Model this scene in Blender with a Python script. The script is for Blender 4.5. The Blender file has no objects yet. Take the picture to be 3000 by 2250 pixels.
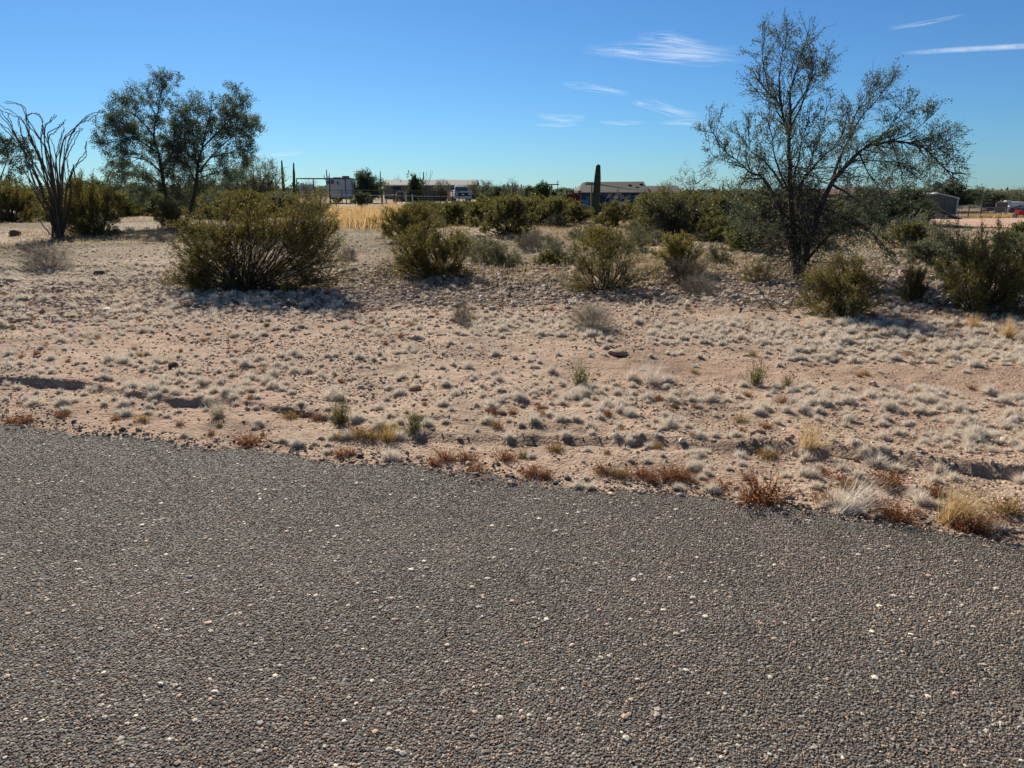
import bpy, bmesh, math, random
import numpy as np
from mathutils import Vector, Matrix

# ------------------------------------------------------------------ camera, sky, sun, exposure
S = bpy.context.scene
PITCH = math.radians(14.74); F = 2170.0; CAM_H = 1.6
SUN_EL = math.radians(30.0); SUN_AZ = math.radians(-21.0)      # azimuth from +Y, negative = towards -X
cd = bpy.data.cameras.new("camera"); cam = bpy.data.objects.new("camera", cd); S.collection.objects.link(cam)
cd.sensor_width = 36.0; cd.lens = 36.0 * F / 3000.0; cd.clip_start = 0.05; cd.clip_end = 90000
cam.location = (0, 0, CAM_H); cam.rotation_euler = (math.pi / 2 - PITCH, 0, 0)
S.camera = cam

W = bpy.data.worlds.new("World"); S.world = W; W.use_nodes = True
wn, wl = W.node_tree.nodes, W.node_tree.links
wn.clear()
sky = wn.new('ShaderNodeTexSky'); sky.sky_type = 'NISHITA'; sky.sun_disc = False
sky.sun_elevation = SUN_EL; sky.sun_rotation = SUN_AZ
sky.altitude = 600; sky.air_density = 1.0; sky.dust_density = 0.15; sky.ozone_density = 3.0
gam = wn.new('ShaderNodeGamma'); gam.inputs[1].default_value = 1.0
mul = wn.new('ShaderNodeMix'); mul.data_type = 'RGBA'; mul.blend_type = 'MULTIPLY'; mul.inputs[0].default_value = 1.0
tcw = wn.new('ShaderNodeTexCoord'); sxw = wn.new('ShaderNodeSeparateXYZ'); wl.new(tcw.outputs['Generated'], sxw.inputs[0])
mrw = wn.new('ShaderNodeMapRange'); mrw.inputs[1].default_value = .25; mrw.inputs[2].default_value = .65; wl.new(sxw.outputs[2], mrw.inputs[0])
tint = wn.new('ShaderNodeMix'); tint.data_type = 'RGBA'; wl.new(mrw.outputs[0], tint.inputs[0])      # added sky tint: blue low down, neutral overhead to cut the blue fill
tint.inputs[6].default_value = (.39, .685, .99, 1); tint.inputs[7].default_value = (.56, .53, .50, 1); wl.new(tint.outputs[2], mul.inputs[7])
bg = wn.new('ShaderNodeBackground'); bg.inputs[1].default_value = 0.054
wo = wn.new('ShaderNodeOutputWorld')
wl.new(sky.outputs[0], gam.inputs[0]); wl.new(gam.outputs[0], mul.inputs[6]); wl.new(mul.outputs[2], bg.inputs[0]); wl.new(bg.outputs[0], wo.inputs[0])

sunvec = Vector((math.sin(SUN_AZ) * math.cos(SUN_EL), math.cos(SUN_AZ) * math.cos(SUN_EL), math.sin(SUN_EL)))
sd = bpy.data.lights.new("sun", 'SUN'); sd.energy = 5.0; sd.angle = math.radians(0.5); sd.color = (1.0, 0.92, 0.79)
so = bpy.data.objects.new("sun", sd); S.collection.objects.link(so)
so.rotation_euler = sunvec.to_track_quat('Z', 'Y').to_euler()
S.view_settings.view_transform = 'Standard'; S.view_settings.look = 'None'
S.view_settings.exposure = 0.8; S.view_settings.gamma = 1.0
S.cycles.sample_clamp_direct = 6.0; S.cycles.max_bounces = 6; S.cycles.transparent_max_bounces = 12; S.cycles.diffuse_bounces = 3

# ------------------------------------------------------------------ helpers: noise, terrain, rays
RNG = np.random.default_rng(11)
random.seed(7)
_perm = np.random.default_rng(3).random((512, 512)).astype(np.float64)


def vnoise(x, y, s, ox=0.0):
    x = np.asarray(x, float) / s + 37.3 + ox; y = np.asarray(y, float) / s + 91.7 + ox * 1.7
    xi = np.floor(x).astype(int); yi = np.floor(y).astype(int); fx = x - xi; fy = y - yi
    fx = fx * fx * (3 - 2 * fx); fy = fy * fy * (3 - 2 * fy)
    a = _perm[xi & 511, yi & 511]; b = _perm[(xi + 1) & 511, yi & 511]; c = _perm[xi & 511, (yi + 1) & 511]; d = _perm[(xi + 1) & 511, (yi + 1) & 511]
    return (a * (1 - fx) + b * fx) * (1 - fy) + (c * (1 - fx) + d * fx) * fy - 0.5


def sst(a, b, x):
    t = np.clip((np.asarray(x, float) - a) / (b - a), 0, 1)
    return t * t * (3 - 2 * t)


cP, sP = math.cos(PITCH), math.sin(PITCH)


def ray(px, py):
    xc = (px - 1500) / F; yc = (1125 - py) / F
    return (xc, cP + sP * yc, -sP + cP * yc)


def flat(px, py, z=0.0):
    d = ray(px, py); t = (z - CAM_H) / d[2]
    return (d[0] * t, d[1] * t)


EDGE = np.array([flat(*p) for p in ((-900, 1190), (0, 1247), (316, 1272), (452, 1291), (678, 1312), (1000, 1348), (1181, 1364), (1407, 1392), (1678, 1420), (1814, 1435), (2000, 1452), (2169, 1474), (2300, 1493), (2482, 1514), (2723, 1544), (2916, 1574), (3000, 1588), (3900, 1720))])
EX = np.concatenate([[-60], EDGE[:, 0], [60]])
_sl0 = (EDGE[1, 1] - EDGE[0, 1]) / (EDGE[1, 0] - EDGE[0, 0]); _sl1 = (EDGE[-1, 1] - EDGE[-2, 1]) / (EDGE[-1, 0] - EDGE[-2, 0])
EY = np.concatenate([[EDGE[0, 1] + _sl0 * (-60 - EDGE[0, 0])], EDGE[:, 1], [EDGE[-1, 1] + _sl1 * (60 - EDGE[-1, 0])]])
ROADW = 7.2


def edge_s(x, y):     # signed metres beyond the road edge (positive = desert side)
    return (np.asarray(y, float) - np.interp(x, EX, EY)) * 0.93


def road_jit(x):
    return vnoise(x, 0, .45, 5) * .11 + vnoise(x, 0, .11, 8) * .07 + vnoise(x, 0, .035, 9) * .035


def poly_dist(x, y, line):      # distance and side to a polyline given as world points ordered by x
    lx, ly = line[:, 0], line[:, 1]
    d = y - np.interp(x, lx, ly)
    inside = sst(lx[0], lx[0] + .5, x) * (1 - sst(lx[-1] - .5, lx[-1], x))
    return d, inside


LEDGES = [(np.array([flat(*p) for p in ((1000, 1262), (1400, 1280), (1700, 1296), (2000, 1290), (2337, 1322), (2482, 1338), (2700, 1362), (3000, 1386), (3500, 1430))]), .055, .55),
          (np.array([flat(*p) for p in ((-300, 1085), (0, 1120), (250, 1134), (420, 1166), (640, 1184), (900, 1215), (1150, 1240))]), .042, .6),
          (np.array([flat(*p) for p in ((1050, 1228), (1300, 1236), (1600, 1252), (1800, 1268))]), .03, .5)]


def TZ(x, y):
    x = np.asarray(x, float); y = np.asarray(y, float)
    r = np.hypot(x, y)
    z = -1.3 * sst(-5, 16, x) * sst(30, 80, y)
    z = z + vnoise(x, y, 14.0, 1) * .30 * sst(9, 30, r) + vnoise(x, y, 4.0, 2) * .16 * sst(6, 13, r) + vnoise(x, y, 1.3, 3) * .06 * sst(4, 9, r)
    z = z - .02 + .025 * sst(0, 1.5, edge_s(x, y))
    return z


def micro(x, y):
    z = vnoise(x, y, .45, 4) * .035 + vnoise(x, y, .17, 5) * .022 + vnoise(x, y, .07, 6) * .014
    for line, h, w in LEDGES:
        d, ins = poly_dist(x, y, line)
        d = d + vnoise(x, y, .5, 9) * .16 + vnoise(x, y, .13, 10) * .06
        z = z + ins * h * .6 * (sst(-.02, .05, d) * (1 - sst(.05, w, d)) - .5 * sst(-.3, -.02, d) * (1 - sst(-.02, .05, d))) * (0.55 + 1.1 * (vnoise(x, y, .8, 12) + .3).clip(0, 1))
    return z


def ground_z(x, y):
    s = edge_s(x, y) + road_jit(x)
    out = sst(-.10, .06, s)
    return (TZ(x, y) + micro(x, y) * (.35 + .65 * sst(0, .5, s))) * out + (-.06) * (1 - out)


def G(px, py):
    d = ray(px, py); z = 0.0
    for _ in range(14):
        t = (z - CAM_H) / d[2]; z = float(ground_z(d[0] * t, d[1] * t))
    return Vector((d[0] * t, d[1] * t, z))


def ATY(px, py, Y):             # the point on the pixel's ray at ground distance Y
    d = ray(px, py); t = Y / d[1]
    return Vector((d[0] * t, Y, CAM_H + d[2] * t))


def project(x, y, z):
    dx, dy, dz = x, y, z - CAM_H
    fw = dy * cP - dz * sP; up = dy * sP + dz * cP
    return 1500 + F * dx / fw, 1125 - F * up / fw


def bare_strip(x, y):           # the swept strip of smooth dirt crossing the verge
    px, py = project(x, np.maximum(y, .5), 0 * x)
    d = py - (1072 + (px - 1650) * .028 + vnoise(x, y, 1.5, 95) * 30)
    return np.where(y > 1, sst(1500, 1800, px) * (1 - sst(22, 42, np.abs(d))), 0)


# ------------------------------------------------------------------ helpers: objects
COL = S.collection


def link(o, parent=None):
    COL.objects.link(o)
    if parent is not None: o.parent = parent
    return o


def tag(o, label=None, cat=None, group=None, kind=None):
    for k, v in (('label', label), ('category', cat), ('group', group), ('kind', kind)):
        if v: o[k] = v
    return o


def empty(name, loc, label, cat, group=None, rz=0.0):
    o = bpy.data.objects.new(name, None); o.empty_display_size = .2; link(o)
    o.location = loc; o.rotation_euler = (0, 0, rz)
    return tag(o, label, cat, group)


def np_mesh(name, V, quads=None, tris=None, mats=(), smooth=False, col=None, uv=None):
    me = bpy.data.meshes.new(name)
    V = np.ascontiguousarray(V, np.float32)
    nq = 0 if quads is None else len(quads); nt = 0 if tris is None else len(tris)
    me.vertices.add(len(V)); me.vertices.foreach_set('co', V.ravel())
    idx = np.concatenate([np.asarray(a, np.int32).ravel() for a in (quads, tris) if a is not None and len(a)])
    me.loops.add(len(idx)); me.loops.foreach_set('vertex_index', idx.astype(np.int32))
    st = np.concatenate([np.arange(nq) * 4, nq * 4 + np.arange(nt) * 3]).astype(np.int32)
    me.polygons.add(nq + nt); me.polygons.foreach_set('loop_start', st)
    me.polygons.foreach_set('use_smooth', np.full(nq + nt, bool(smooth)))
    if col is not None:
        a = me.attributes.new('Col', 'FLOAT_COLOR', 'POINT'); c = np.ones((len(V), 4), np.float32); c[:, :3] = col; a.data.foreach_set('color', c.ravel())
    if uv is not None:
        u = me.uv_layers.new(name='UVMap'); u.data.foreach_set('uv', np.asarray(uv, np.float32)[idx].ravel())
    for m in mats: me.materials.append(m)
    me.update(calc_edges=True); me.validate()
    return me


def np_obj(name, me, parent=None, loc=None):
    o = bpy.data.objects.new(name, me); link(o, parent)
    if loc is not None: o.location = loc
    return o


def tubes(polys, k=5):
    """polys: list of (pts list, radius list) -> V, quads"""
    by = {}
    for p, r in polys: by.setdefault(len(p), []).append((p, r))
    Vs, Qs, off = [], [], 0
    ang = np.arange(k) * 2 * math.pi / k; ca, sa = np.cos(ang), np.sin(ang)
    for n, L in by.items():
        P = np.array([p for p, _ in L], float); R = np.array([r for _, r in L], float); m = len(L)
        T = np.gradient(P, axis=1); T /= np.linalg.norm(T, axis=2, keepdims=True) + 1e-9
        D = P[:, -1] - P[:, 0]; D /= np.linalg.norm(D, axis=1, keepdims=True) + 1e-9
        ref = np.where(np.abs(D[:, 2:3]) > .75, np.array([[1., 0, 0]]), np.array([[0, 0, 1.]]))[:, None, :].repeat(n, 1)
        A = np.cross(T, ref); A /= np.linalg.norm(A, axis=2, keepdims=True) + 1e-9
        B = np.cross(T, A)
        ring = P[:, :, None, :] + R[:, :, None, None] * (ca[None, None, :, None] * A[:, :, None, :] + sa[None, None, :, None] * B[:, :, None, :])
        Vs.append(ring.reshape(-1, 3))
        base = (np.arange(m) * n * k)[:, None, None] + (np.arange(n - 1) * k)[None, :, None] + off
        j = np.arange(k)[None, None, :]; j2 = (np.arange(k) + 1)[None, None, :] % k
        Qs.append(np.stack([base + j, base + j2, base + k + j2, base + k + j], -1).reshape(-1, 4))
        off += m * n * k
    return np.concatenate(Vs), np.concatenate(Qs)


def leaf_quads(pos, dirs, L, Wd, rng):
    pos = np.asarray(pos, float); d = np.asarray(dirs, float); n = len(pos)
    d = d / (np.linalg.norm(d, axis=1, keepdims=True) + 1e-9)
    r = rng.normal(size=(n, 3)); s = np.cross(d, r); s /= np.linalg.norm(s, axis=1, keepdims=True) + 1e-9
    L = np.broadcast_to(np.asarray(L, float), (n,))[:, None]; Wd = np.broadcast_to(np.asarray(Wd, float), (n,))[:, None]
    V = np.stack([pos, pos + d * L * .5 + s * Wd * .5, pos + d * L, pos + d * L * .5 - s * Wd * .5], 1).reshape(-1, 3)
    Q = (np.arange(n) * 4)[:, None] + np.arange(4)[None, :]
    return V, Q


def nrm(v):
    l = math.sqrt(v[0] * v[0] + v[1] * v[1] + v[2] * v[2]) + 1e-9
    return (v[0] / l, v[1] / l, v[2] / l)


def path(p, d, L, n, wig, up, R):
    pts = [tuple(p)]; d = nrm(d); st = L / n
    for _ in range(n):
        d = nrm((d[0] + R.gauss(0, wig), d[1] + R.gauss(0, wig), d[2] + R.gauss(0, wig) + up))
        q = pts[-1]; pts.append((q[0] + d[0] * st, q[1] + d[1] * st, q[2] + d[2] * st))
    return pts


def lerp_path(pts, t):
    f = t * (len(pts) - 1); i = min(int(f), len(pts) - 2); f -= i
    a, b = pts[i], pts[i + 1]
    return tuple(a[j] + (b[j] - a[j]) * f for j in range(3)), nrm((b[0] - a[0], b[1] - a[1], b[2] - a[2]))


def side_dir(d, ang, R):
    while True:
        r = (R.gauss(0, 1), R.gauss(0, 1), R.gauss(0, 1)); k = r[0] * d[0] + r[1] * d[1] + r[2] * d[2]
        s = (r[0] - k * d[0], r[1] - k * d[1], r[2] - k * d[2])
        if s[0] ** 2 + s[1] ** 2 + s[2] ** 2 > .05: break
    s = nrm(s); c, n = math.cos(ang), math.sin(ang)
    return (d[0] * c + s[0] * n, d[1] * c + s[1] * n, d[2] * c + s[2] * n)


class Plant:
    def __init__(self, seed):
        self.R = random.Random(seed); self.g = np.random.default_rng(seed); self.w = []; self.fine = []; self.lp = []; self.ld = []

    def wood(self, pts, r0, r1, fine=False):
        n = len(pts); rr = [r0 + (r1 - r0) * i / (n - 1) for i in range(n)]
        (self.fine if fine else self.w).append((pts, rr))

    def wood_r(self, pts, rr): self.w.append((pts, rr))

    def leaves(self, pts, n, t0=.2, spread=.7, jit=.01):
        R = self.R
        for _ in range(n):
            p, d = lerp_path(pts, R.uniform(t0, 1))
            self.lp.append((p[0] + R.gauss(0, jit), p[1] + R.gauss(0, jit), p[2] + R.gauss(0, jit)))
            self.ld.append((d[0] + R.gauss(0, spread), d[1] + R.gauss(0, spread), d[2] + R.gauss(0, spread)))

    def wood_mesh(self, name, mat, k=6, kf=3):
        Vs, Qs, off = [], [], 0
        for L, kk in ((self.w, k), (self.fine, kf)):
            if L:
                v, q = tubes(L, kk); Vs.append(v); Qs.append(q + off); off += len(v)
        return np_mesh(name, np.concatenate(Vs), np.concatenate(Qs), None, [mat], smooth=True)

    def leaf_mesh(self, name, mat, L, Wd):
        n = len(self.lp)
        ll = L * self.g.uniform(.6, 1.35, n)
        V, Q = leaf_quads(self.lp, self.ld, ll, ll * Wd / L, self.g)
        return np_mesh(name, V, Q, None, [mat])


# ------------------------------------------------------------------ materials
def mat_new(name):
    m = bpy.data.materials.new(name); m.use_nodes = True
    nt = m.node_tree; nt.nodes.clear()
    out = nt.nodes.new('ShaderNodeOutputMaterial')
    return m, nt.nodes, nt.links, out


def ramp(n, l, src, stops):
    r = n.new('ShaderNodeValToRGB'); e = r.color_ramp.elements
    while len(e) < len(stops): e.new(.5)
    for el, (p, c) in zip(e, stops): el.position = p; el.color = (*c, 1)
    l.new(src, r.inputs[0]); return r.outputs[0]


def noise(n, l, scale, detail=4, vec=None, rough=.6):
    t = n.new('ShaderNodeTexNoise'); t.inputs['Scale'].default_value = scale; t.inputs['Detail'].default_value = detail; t.inputs['Roughness'].default_value = rough
    if vec is not None: l.new(vec, t.inputs['Vector'])
    return t.outputs['Fac']


def mixc(n, l, a, b, fac, mode='MIX'):
    m = n.new('ShaderNodeMix'); m.data_type = 'RGBA'; m.blend_type = mode
    for sock, v in ((m.inputs[0], fac), (m.inputs[6], a), (m.inputs[7], b)):
        if isinstance(v, (int, float)): sock.default_value = v
        elif isinstance(v, tuple): sock.default_value = (*v, 1)
        else: l.new(v, sock)
    return m.outputs[2]


def leafmat(name, c1, c2, trans=.45, gloss=.06, rough=.35, tint=(1.0, 1.0, .45)):
    m, n, l, out = mat_new(name)
    geo = n.new('ShaderNodeNewGeometry')
    c = ramp(n, l, geo.outputs['Random Per Island'], [(0, c1), (1, c2)])
    d = n.new('ShaderNodeBsdfDiffuse'); l.new(c, d.inputs[0])
    t = n.new('ShaderNodeBsdfTranslucent'); l.new(mixc(n, l, c, tint, .25, 'MULTIPLY'), t.inputs[0])
    mx = n.new('ShaderNodeMixShader'); mx.inputs[0].default_value = trans; l.new(d.outputs[0], mx.inputs[1]); l.new(t.outputs[0], mx.inputs[2])
    g = n.new('ShaderNodeBsdfGlossy'); g.inputs[0].default_value = (1, 1, .9, 1); g.inputs['Roughness'].default_value = rough
    m2 = n.new('ShaderNodeMixShader'); m2.inputs[0].default_value = gloss; l.new(mx.outputs[0], m2.inputs[1]); l.new(g.outputs[0], m2.inputs[2])
    l.new(m2.outputs[0], out.inputs[0]); return m


def pmat(name, c1, c2=None, scale=6, rough=.8, bump=0.0, metal=0.0, spec=.3, detail=5):
    m, n, l, out = mat_new(name)
    b = n.new('ShaderNodeBsdfPrincipled'); b.inputs['Roughness'].default_value = rough; b.inputs['Metallic'].default_value = metal; b.inputs['Specular IOR Level'].default_value = spec
    tc = n.new('ShaderNodeTexCoord')
    f = noise(n, l, scale, detail, tc.outputs['Object'])
    if c2 is None: c2 = tuple(x * .75 for x in c1)
    l.new(ramp(n, l, f, [(.3, c1), (.7, c2)]), b.inputs['Base Color'])
    if bump:
        bp = n.new('ShaderNodeBump'); bp.inputs['Strength'].default_value = bump; bp.inputs['Distance'].default_value = .02; l.new(f, bp.inputs['Height']); l.new(bp.outputs[0], b.inputs['Normal'])
    l.new(b.outputs[0], out.inputs[0]); return m


def attr_mat(name, rough=.85, nscale=60, amount=.35, spec=.3):
    m, n, l, out = mat_new(name)
    b = n.new('ShaderNodeBsdfPrincipled'); b.inputs['Roughness'].default_value = rough; b.inputs['Specular IOR Level'].default_value = spec
    a = n.new('ShaderNodeAttribute'); a.attribute_name = 'Col'
    geo = n.new('ShaderNodeNewGeometry'); f = noise(n, l, nscale, 3, geo.outputs['Position'])
    l.new(mixc(n, l, a.outputs['Color'], ramp(n, l, f, [(.3, (.45, .45, .45)), (.7, (1.25, 1.25, 1.25))]), amount, 'MULTIPLY'), b.inputs['Base Color'])
    l.new(b.outputs[0], out.inputs[0]); return m


M = {}
M['creo'] = leafmat('creosote leaf', (.10, .088, .022), (.22, .18, .042), .45, .03, .45)
M['creo_far'] = leafmat('creosote leaf distant', (.10, .098, .030), (.18, .165, .05), .45, .03, .5)
M['yellowleaf'] = leafmat('yellow green leaf', (.15, .125, .018), (.22, .18, .03), .5, .05, .4)
M['iron'] = leafmat('ironwood leaf', (.068, .098, .062), (.145, .172, .108), .42, .02, .5, (.95, 1, .65))
M['mesq'] = leafmat('mesquite leaf', (.05, .075, .042), (.11, .135, .075), .4, .02, .5, (.95, 1, .65))
M['pale'] = leafmat('pale dusty leaf', (.12, .125, .075), (.19, .185, .11), .4, .03, .5)
M['dkgreen'] = leafmat('dark green leaf', (.03, .06, .015), (.09, .13, .03), .35, .06, .35)
M['straw'] = leafmat('bleached straw', (.64, .56, .46), (.95, .88, .78), .16, .02, .6, (1, .93, .88))
M['greystraw'] = leafmat('grey straw', (.33, .29, .225), (.48, .43, .35), .4, .02, .6, (1, .93, .85))
M['gold'] = leafmat('golden dry grass', (.42, .29, .12), (.60, .43, .22), .5, .02, .6, (1, .9, .8))
M['litter'] = leafmat('dead litter', (.07, .056, .038), (.22, .18, .125), .15, .02, .7, (1, .9, .8))
M['drystub'] = leafmat('dry stubble', (.20, .155, .085), (.40, .30, .17), .4, .02, .6, (1, .9, .8))
M['red'] = leafmat('rust red weed', (.20, .08, .032), (.38, .18, .08), .5, .02, .6, (1, .85, .7))
M['tanweed'] = leafmat('tan weed', (.30, .19, .075), (.42, .29, .13), .5, .02, .6)
M['greenweed'] = leafmat('green weed', (.11, .12, .04), (.20, .19, .07), .5, .02, .6)
M['bark'] = pmat('dark bark', (.045, .035, .028), (.11, .09, .075), 14, .9, .5)
M['stem'] = pmat('creosote stem', (.035, .028, .022), (.10, .08, .062), 9, .85, .2)
M['greystem'] = pmat('dead grey stem', (.15, .125, .10), (.28, .245, .20), 9, .85, .2)
M['deadwood'] = pmat('bleached dead wood', (.20, .17, .14), (.36, .32, .27), 9, .8, .3)
M['cane'] = pmat('ocotillo cane', (.055, .042, .032), (.13, .10, .075), 12, .8, .4)
M['greencane'] = pmat('green ocotillo cane', (.08, .10, .045), (.16, .17, .09), 12, .75, .4)
M['cactus'] = pmat('saguaro skin', (.035, .055, .028), (.065, .085, .045), 5, .6, .2)
M['cholla'] = pmat('cholla joint', (.10, .075, .05), (.20, .16, .11), 12, .8, .5)
M['stone'] = attr_mat('loose stone')
M['chip'] = attr_mat('road chip', .75, 400, .3, .35)
M['white'] = pmat('white paint', (.72, .73, .74), (.62, .63, .64), 2, .4, 0, 0, .5)
M['glass'] = pmat('dark window glass', (.02, .025, .03), (.03, .035, .04), 2, .08, 0, 0, .6)
M['black'] = pmat('black plastic', (.015, .015, .017), (.03, .03, .032), 4, .5)
M['rubber'] = pmat('tyre rubber', (.02, .02, .02), (.035, .035, .035), 8, .9)
M['chrome'] = pmat('bright metal', (.6, .6, .6), (.5, .5, .5), 4, .25, 0, 1.0)
M['lampglass'] = pmat('lamp lens', (.75, .75, .72), (.6, .6, .58), 4, .15, 0, 0, .6)
M['steel'] = pmat('galvanised steel', (.32, .33, .34), (.20, .21, .22), 5, .5, 0, .4)
M['darksteel'] = pmat('dark painted steel', (.035, .032, .03), (.07, .06, .052), 6, .6)
M['shingle'] = pmat('grey roof shingle', (.20, .195, .19), (.14, .137, .135), 3, .9, .3)
M['dkshingle'] = pmat('charcoal roof shingle', (.05, .048, .047), (.034, .033, .032), 3, .9, .3)
M['redroof'] = pmat('brown clay roof', (.19, .10, .07), (.13, .07, .05), 3, .9, .3)
M['tanwall'] = pmat('tan stucco', (.28, .23, .18), (.22, .18, .14), 3, .95, .3)
M['bluewall'] = pmat('blue painted wall', (.035, .085, .19), (.025, .065, .15), 2, .7)
M['darkblue'] = pmat('dark blue door', (.025, .045, .085), (.018, .032, .065), 2, .5)
M['greywall'] = pmat('grey block wall', (.21, .18, .155), (.15, .13, .115), 4, .95, .3)
M['whitetrim'] = pmat('white trim', (.66, .65, .62), (.55, .54, .52), 3, .6)
M['rustred'] = pmat('rust red steel', (.20, .045, .03), (.12, .03, .022), 4, .8, .3)
M['redplastic'] = pmat('red plastic', (.45, .02, .03), (.35, .015, .025), 4, .45)
M['blueplastic'] = pmat('blue plastic', (.02, .16, .42), (.015, .12, .33), 4, .45)
M['plywood'] = pmat('plywood', (.50, .32, .12), (.40, .25, .09), 5, .85)
M['wood'] = pmat('weathered wood', (.16, .12, .085), (.25, .20, .15), 9, .9, .3)
M['metalsiding'] = pmat('tan metal siding', (.17, .145, .115), (.14, .12, .095), 3, .6)
M['dirtpile'] = pmat('dark dirt', (.085, .06, .05), (.13, .095, .08), 9, 1.0, 1.0)
M['hill'] = pmat('haze painted hill', (.17, .20, .28), (.14, .17, .24), .001, 1.0)  # distance haze put into the hill's base colour


def ground_mat():
    m, n, l, out = mat_new('desert sand')
    b = n.new('ShaderNodeBsdfPrincipled'); b.inputs['Roughness'].default_value = .95; b.inputs['Specular IOR Level'].default_value = .12
    a = n.new('ShaderNodeAttribute'); a.attribute_name = 'Col'
    geo = n.new('ShaderNodeNewGeometry'); P = geo.outputs['Position']
    f1 = noise(n, l, 1.1, 6, P, .65); f2 = noise(n, l, 26, 5, P, .7); f3 = noise(n, l, 130, 3, P, .7)
    c = mixc(n, l, a.outputs['Color'], ramp(n, l, f1, [(.32, (.72, .70, .68)), (.68, (1.22, 1.2, 1.18))]), .7, 'MULTIPLY')
    c = mixc(n, l, c, ramp(n, l, f2, [(.35, (.60, .57, .55)), (.62, (1.18, 1.18, 1.18))]), .7, 'MULTIPLY')
    c = mixc(n, l, c, ramp(n, l, f3, [(.38, (.55, .52, .50)), (.6, (1.2, 1.2, 1.2))]), .6, 'MULTIPLY')
    l.new(c, b.inputs['Base Color'])
    v = n.new('ShaderNodeTexVoronoi'); v.inputs['Scale'].default_value = 48; l.new(P, v.inputs['Vector'])
    b1 = n.new('ShaderNodeBump'); b1.inputs['Strength'].default_value = .8; b1.inputs['Distance'].default_value = .02; l.new(f2, b1.inputs['Height'])
    b2 = n.new('ShaderNodeBump'); b2.invert = True; b2.inputs['Strength'].default_value = .8; b2.inputs['Distance'].default_value = .010; l.new(v.outputs['Distance'], b2.inputs['Height']); l.new(b1.outputs[0], b2.inputs['Normal'])
    b3 = n.new('ShaderNodeBump'); b3.inputs['Strength'].default_value = .6; b3.inputs['Distance'].default_value = .006; l.new(f3, b3.inputs['Height']); l.new(b2.outputs[0], b3.inputs['Normal'])
    l.new(b3.outputs[0], b.inputs['Normal']); l.new(b.outputs[0], out.inputs[0]); return m


def asphalt_mat():
    m, n, l, out = mat_new('chip seal asphalt')
    b = n.new('ShaderNodeBsdfPrincipled'); b.inputs['Roughness'].default_value = .85; b.inputs['Specular IOR Level'].default_value = .25
    geo = n.new('ShaderNodeNewGeometry'); P = geo.outputs['Position']
    v = n.new('ShaderNodeTexVoronoi'); v.inputs['Scale'].default_value = 110; l.new(P, v.inputs['Vector'])
    sx = n.new('ShaderNodeSeparateColor'); l.new(v.outputs['Color'], sx.inputs[0])
    c = ramp(n, l, sx.outputs[0], [(0, (.035, .033, .032)), (.5, (.085, .08, .076)), (.85, (.15, .14, .13)), (1, (.30, .28, .25))])
    f = noise(n, l, .9, 4, P)
    c = mixc(n, l, c, ramp(n, l, f, [(.3, (.85, .83, .82)), (.7, (1.12, 1.1, 1.08))]), .8, 'MULTIPLY')
    l.new(c, b.inputs['Base Color'])
    bp = n.new('ShaderNodeBump'); bp.invert = True; bp.inputs['Strength'].default_value = .9; bp.inputs['Distance'].default_value = .007; l.new(v.outputs['Distance'], bp.inputs['Height']); l.new(bp.outputs[0], b.inputs['Normal'])
    l.new(b.outputs[0], out.inputs[0]); return m


def cloud_mat(name, su, sv, lo, hi, power):
    m, n, l, out = mat_new(name)
    uv = n.new('ShaderNodeUVMap'); uv.uv_map = 'UVMap'
    mp = n.new('ShaderNodeMapping'); mp.inputs['Scale'].default_value = (su, sv, 1); l.new(uv.outputs[0], mp.inputs[0])
    f = noise(n, l, 1.0, 7, mp.outputs[0], .62)
    r = n.new('ShaderNodeMapRange'); r.inputs[1].default_value = lo; r.inputs[2].default_value = hi; l.new(f, r.inputs[0])
    sp = n.new('ShaderNodeSeparateXYZ'); l.new(uv.outputs[0], sp.inputs[0])
    w = None
    for o in (sp.outputs[0], sp.outputs[1]):
        a = n.new('ShaderNodeMath'); a.operation = 'MULTIPLY_ADD'; l.new(o, a.inputs[0]); a.inputs[1].default_value = 2; a.inputs[2].default_value = -1
        q = n.new('ShaderNodeMath'); q.operation = 'MULTIPLY'; l.new(a.outputs[0], q.inputs[0]); l.new(a.outputs[0], q.inputs[1])
        s = n.new('ShaderNodeMath'); s.operation = 'SUBTRACT'; s.inputs[0].default_value = 1; l.new(q.outputs[0], s.inputs[1])
        if w is None: w = s.outputs[0]
        else:
            x = n.new('ShaderNodeMath'); x.operation = 'MULTIPLY'; l.new(w, x.inputs[0]); l.new(s.outputs[0], x.inputs[1]); w = x.outputs[0]
    al = n.new('ShaderNodeMath'); al.operation = 'MULTIPLY'; l.new(r.outputs[0], al.inputs[0]); l.new(w, al.inputs[1])
    a2 = n.new('ShaderNodeMath'); a2.operation = 'MULTIPLY'; a2.use_clamp = True; l.new(al.outputs[0], a2.inputs[0]); a2.inputs[1].default_value = power
    tr = n.new('ShaderNodeBsdfTransparent'); tl = n.new('ShaderNodeBsdfTranslucent'); tl.inputs[0].default_value = (.95, .95, .95, 1)
    df = n.new('ShaderNodeBsdfDiffuse'); df.inputs[0].default_value = (.95, .95, .95, 1)
    ad = n.new('ShaderNodeAddShader'); l.new(tl.outputs[0], ad.inputs[0]); l.new(df.outputs[0], ad.inputs[1])
    mx = n.new('ShaderNodeMixShader'); l.new(a2.outputs[0], mx.inputs[0]); l.new(tr.outputs[0], mx.inputs[1]); l.new(ad.outputs[0], mx.inputs[2])
    l.new(mx.outputs[0], out.inputs[0]); return m


M['ground'] = ground_mat(); M['asphalt'] = asphalt_mat()

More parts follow.
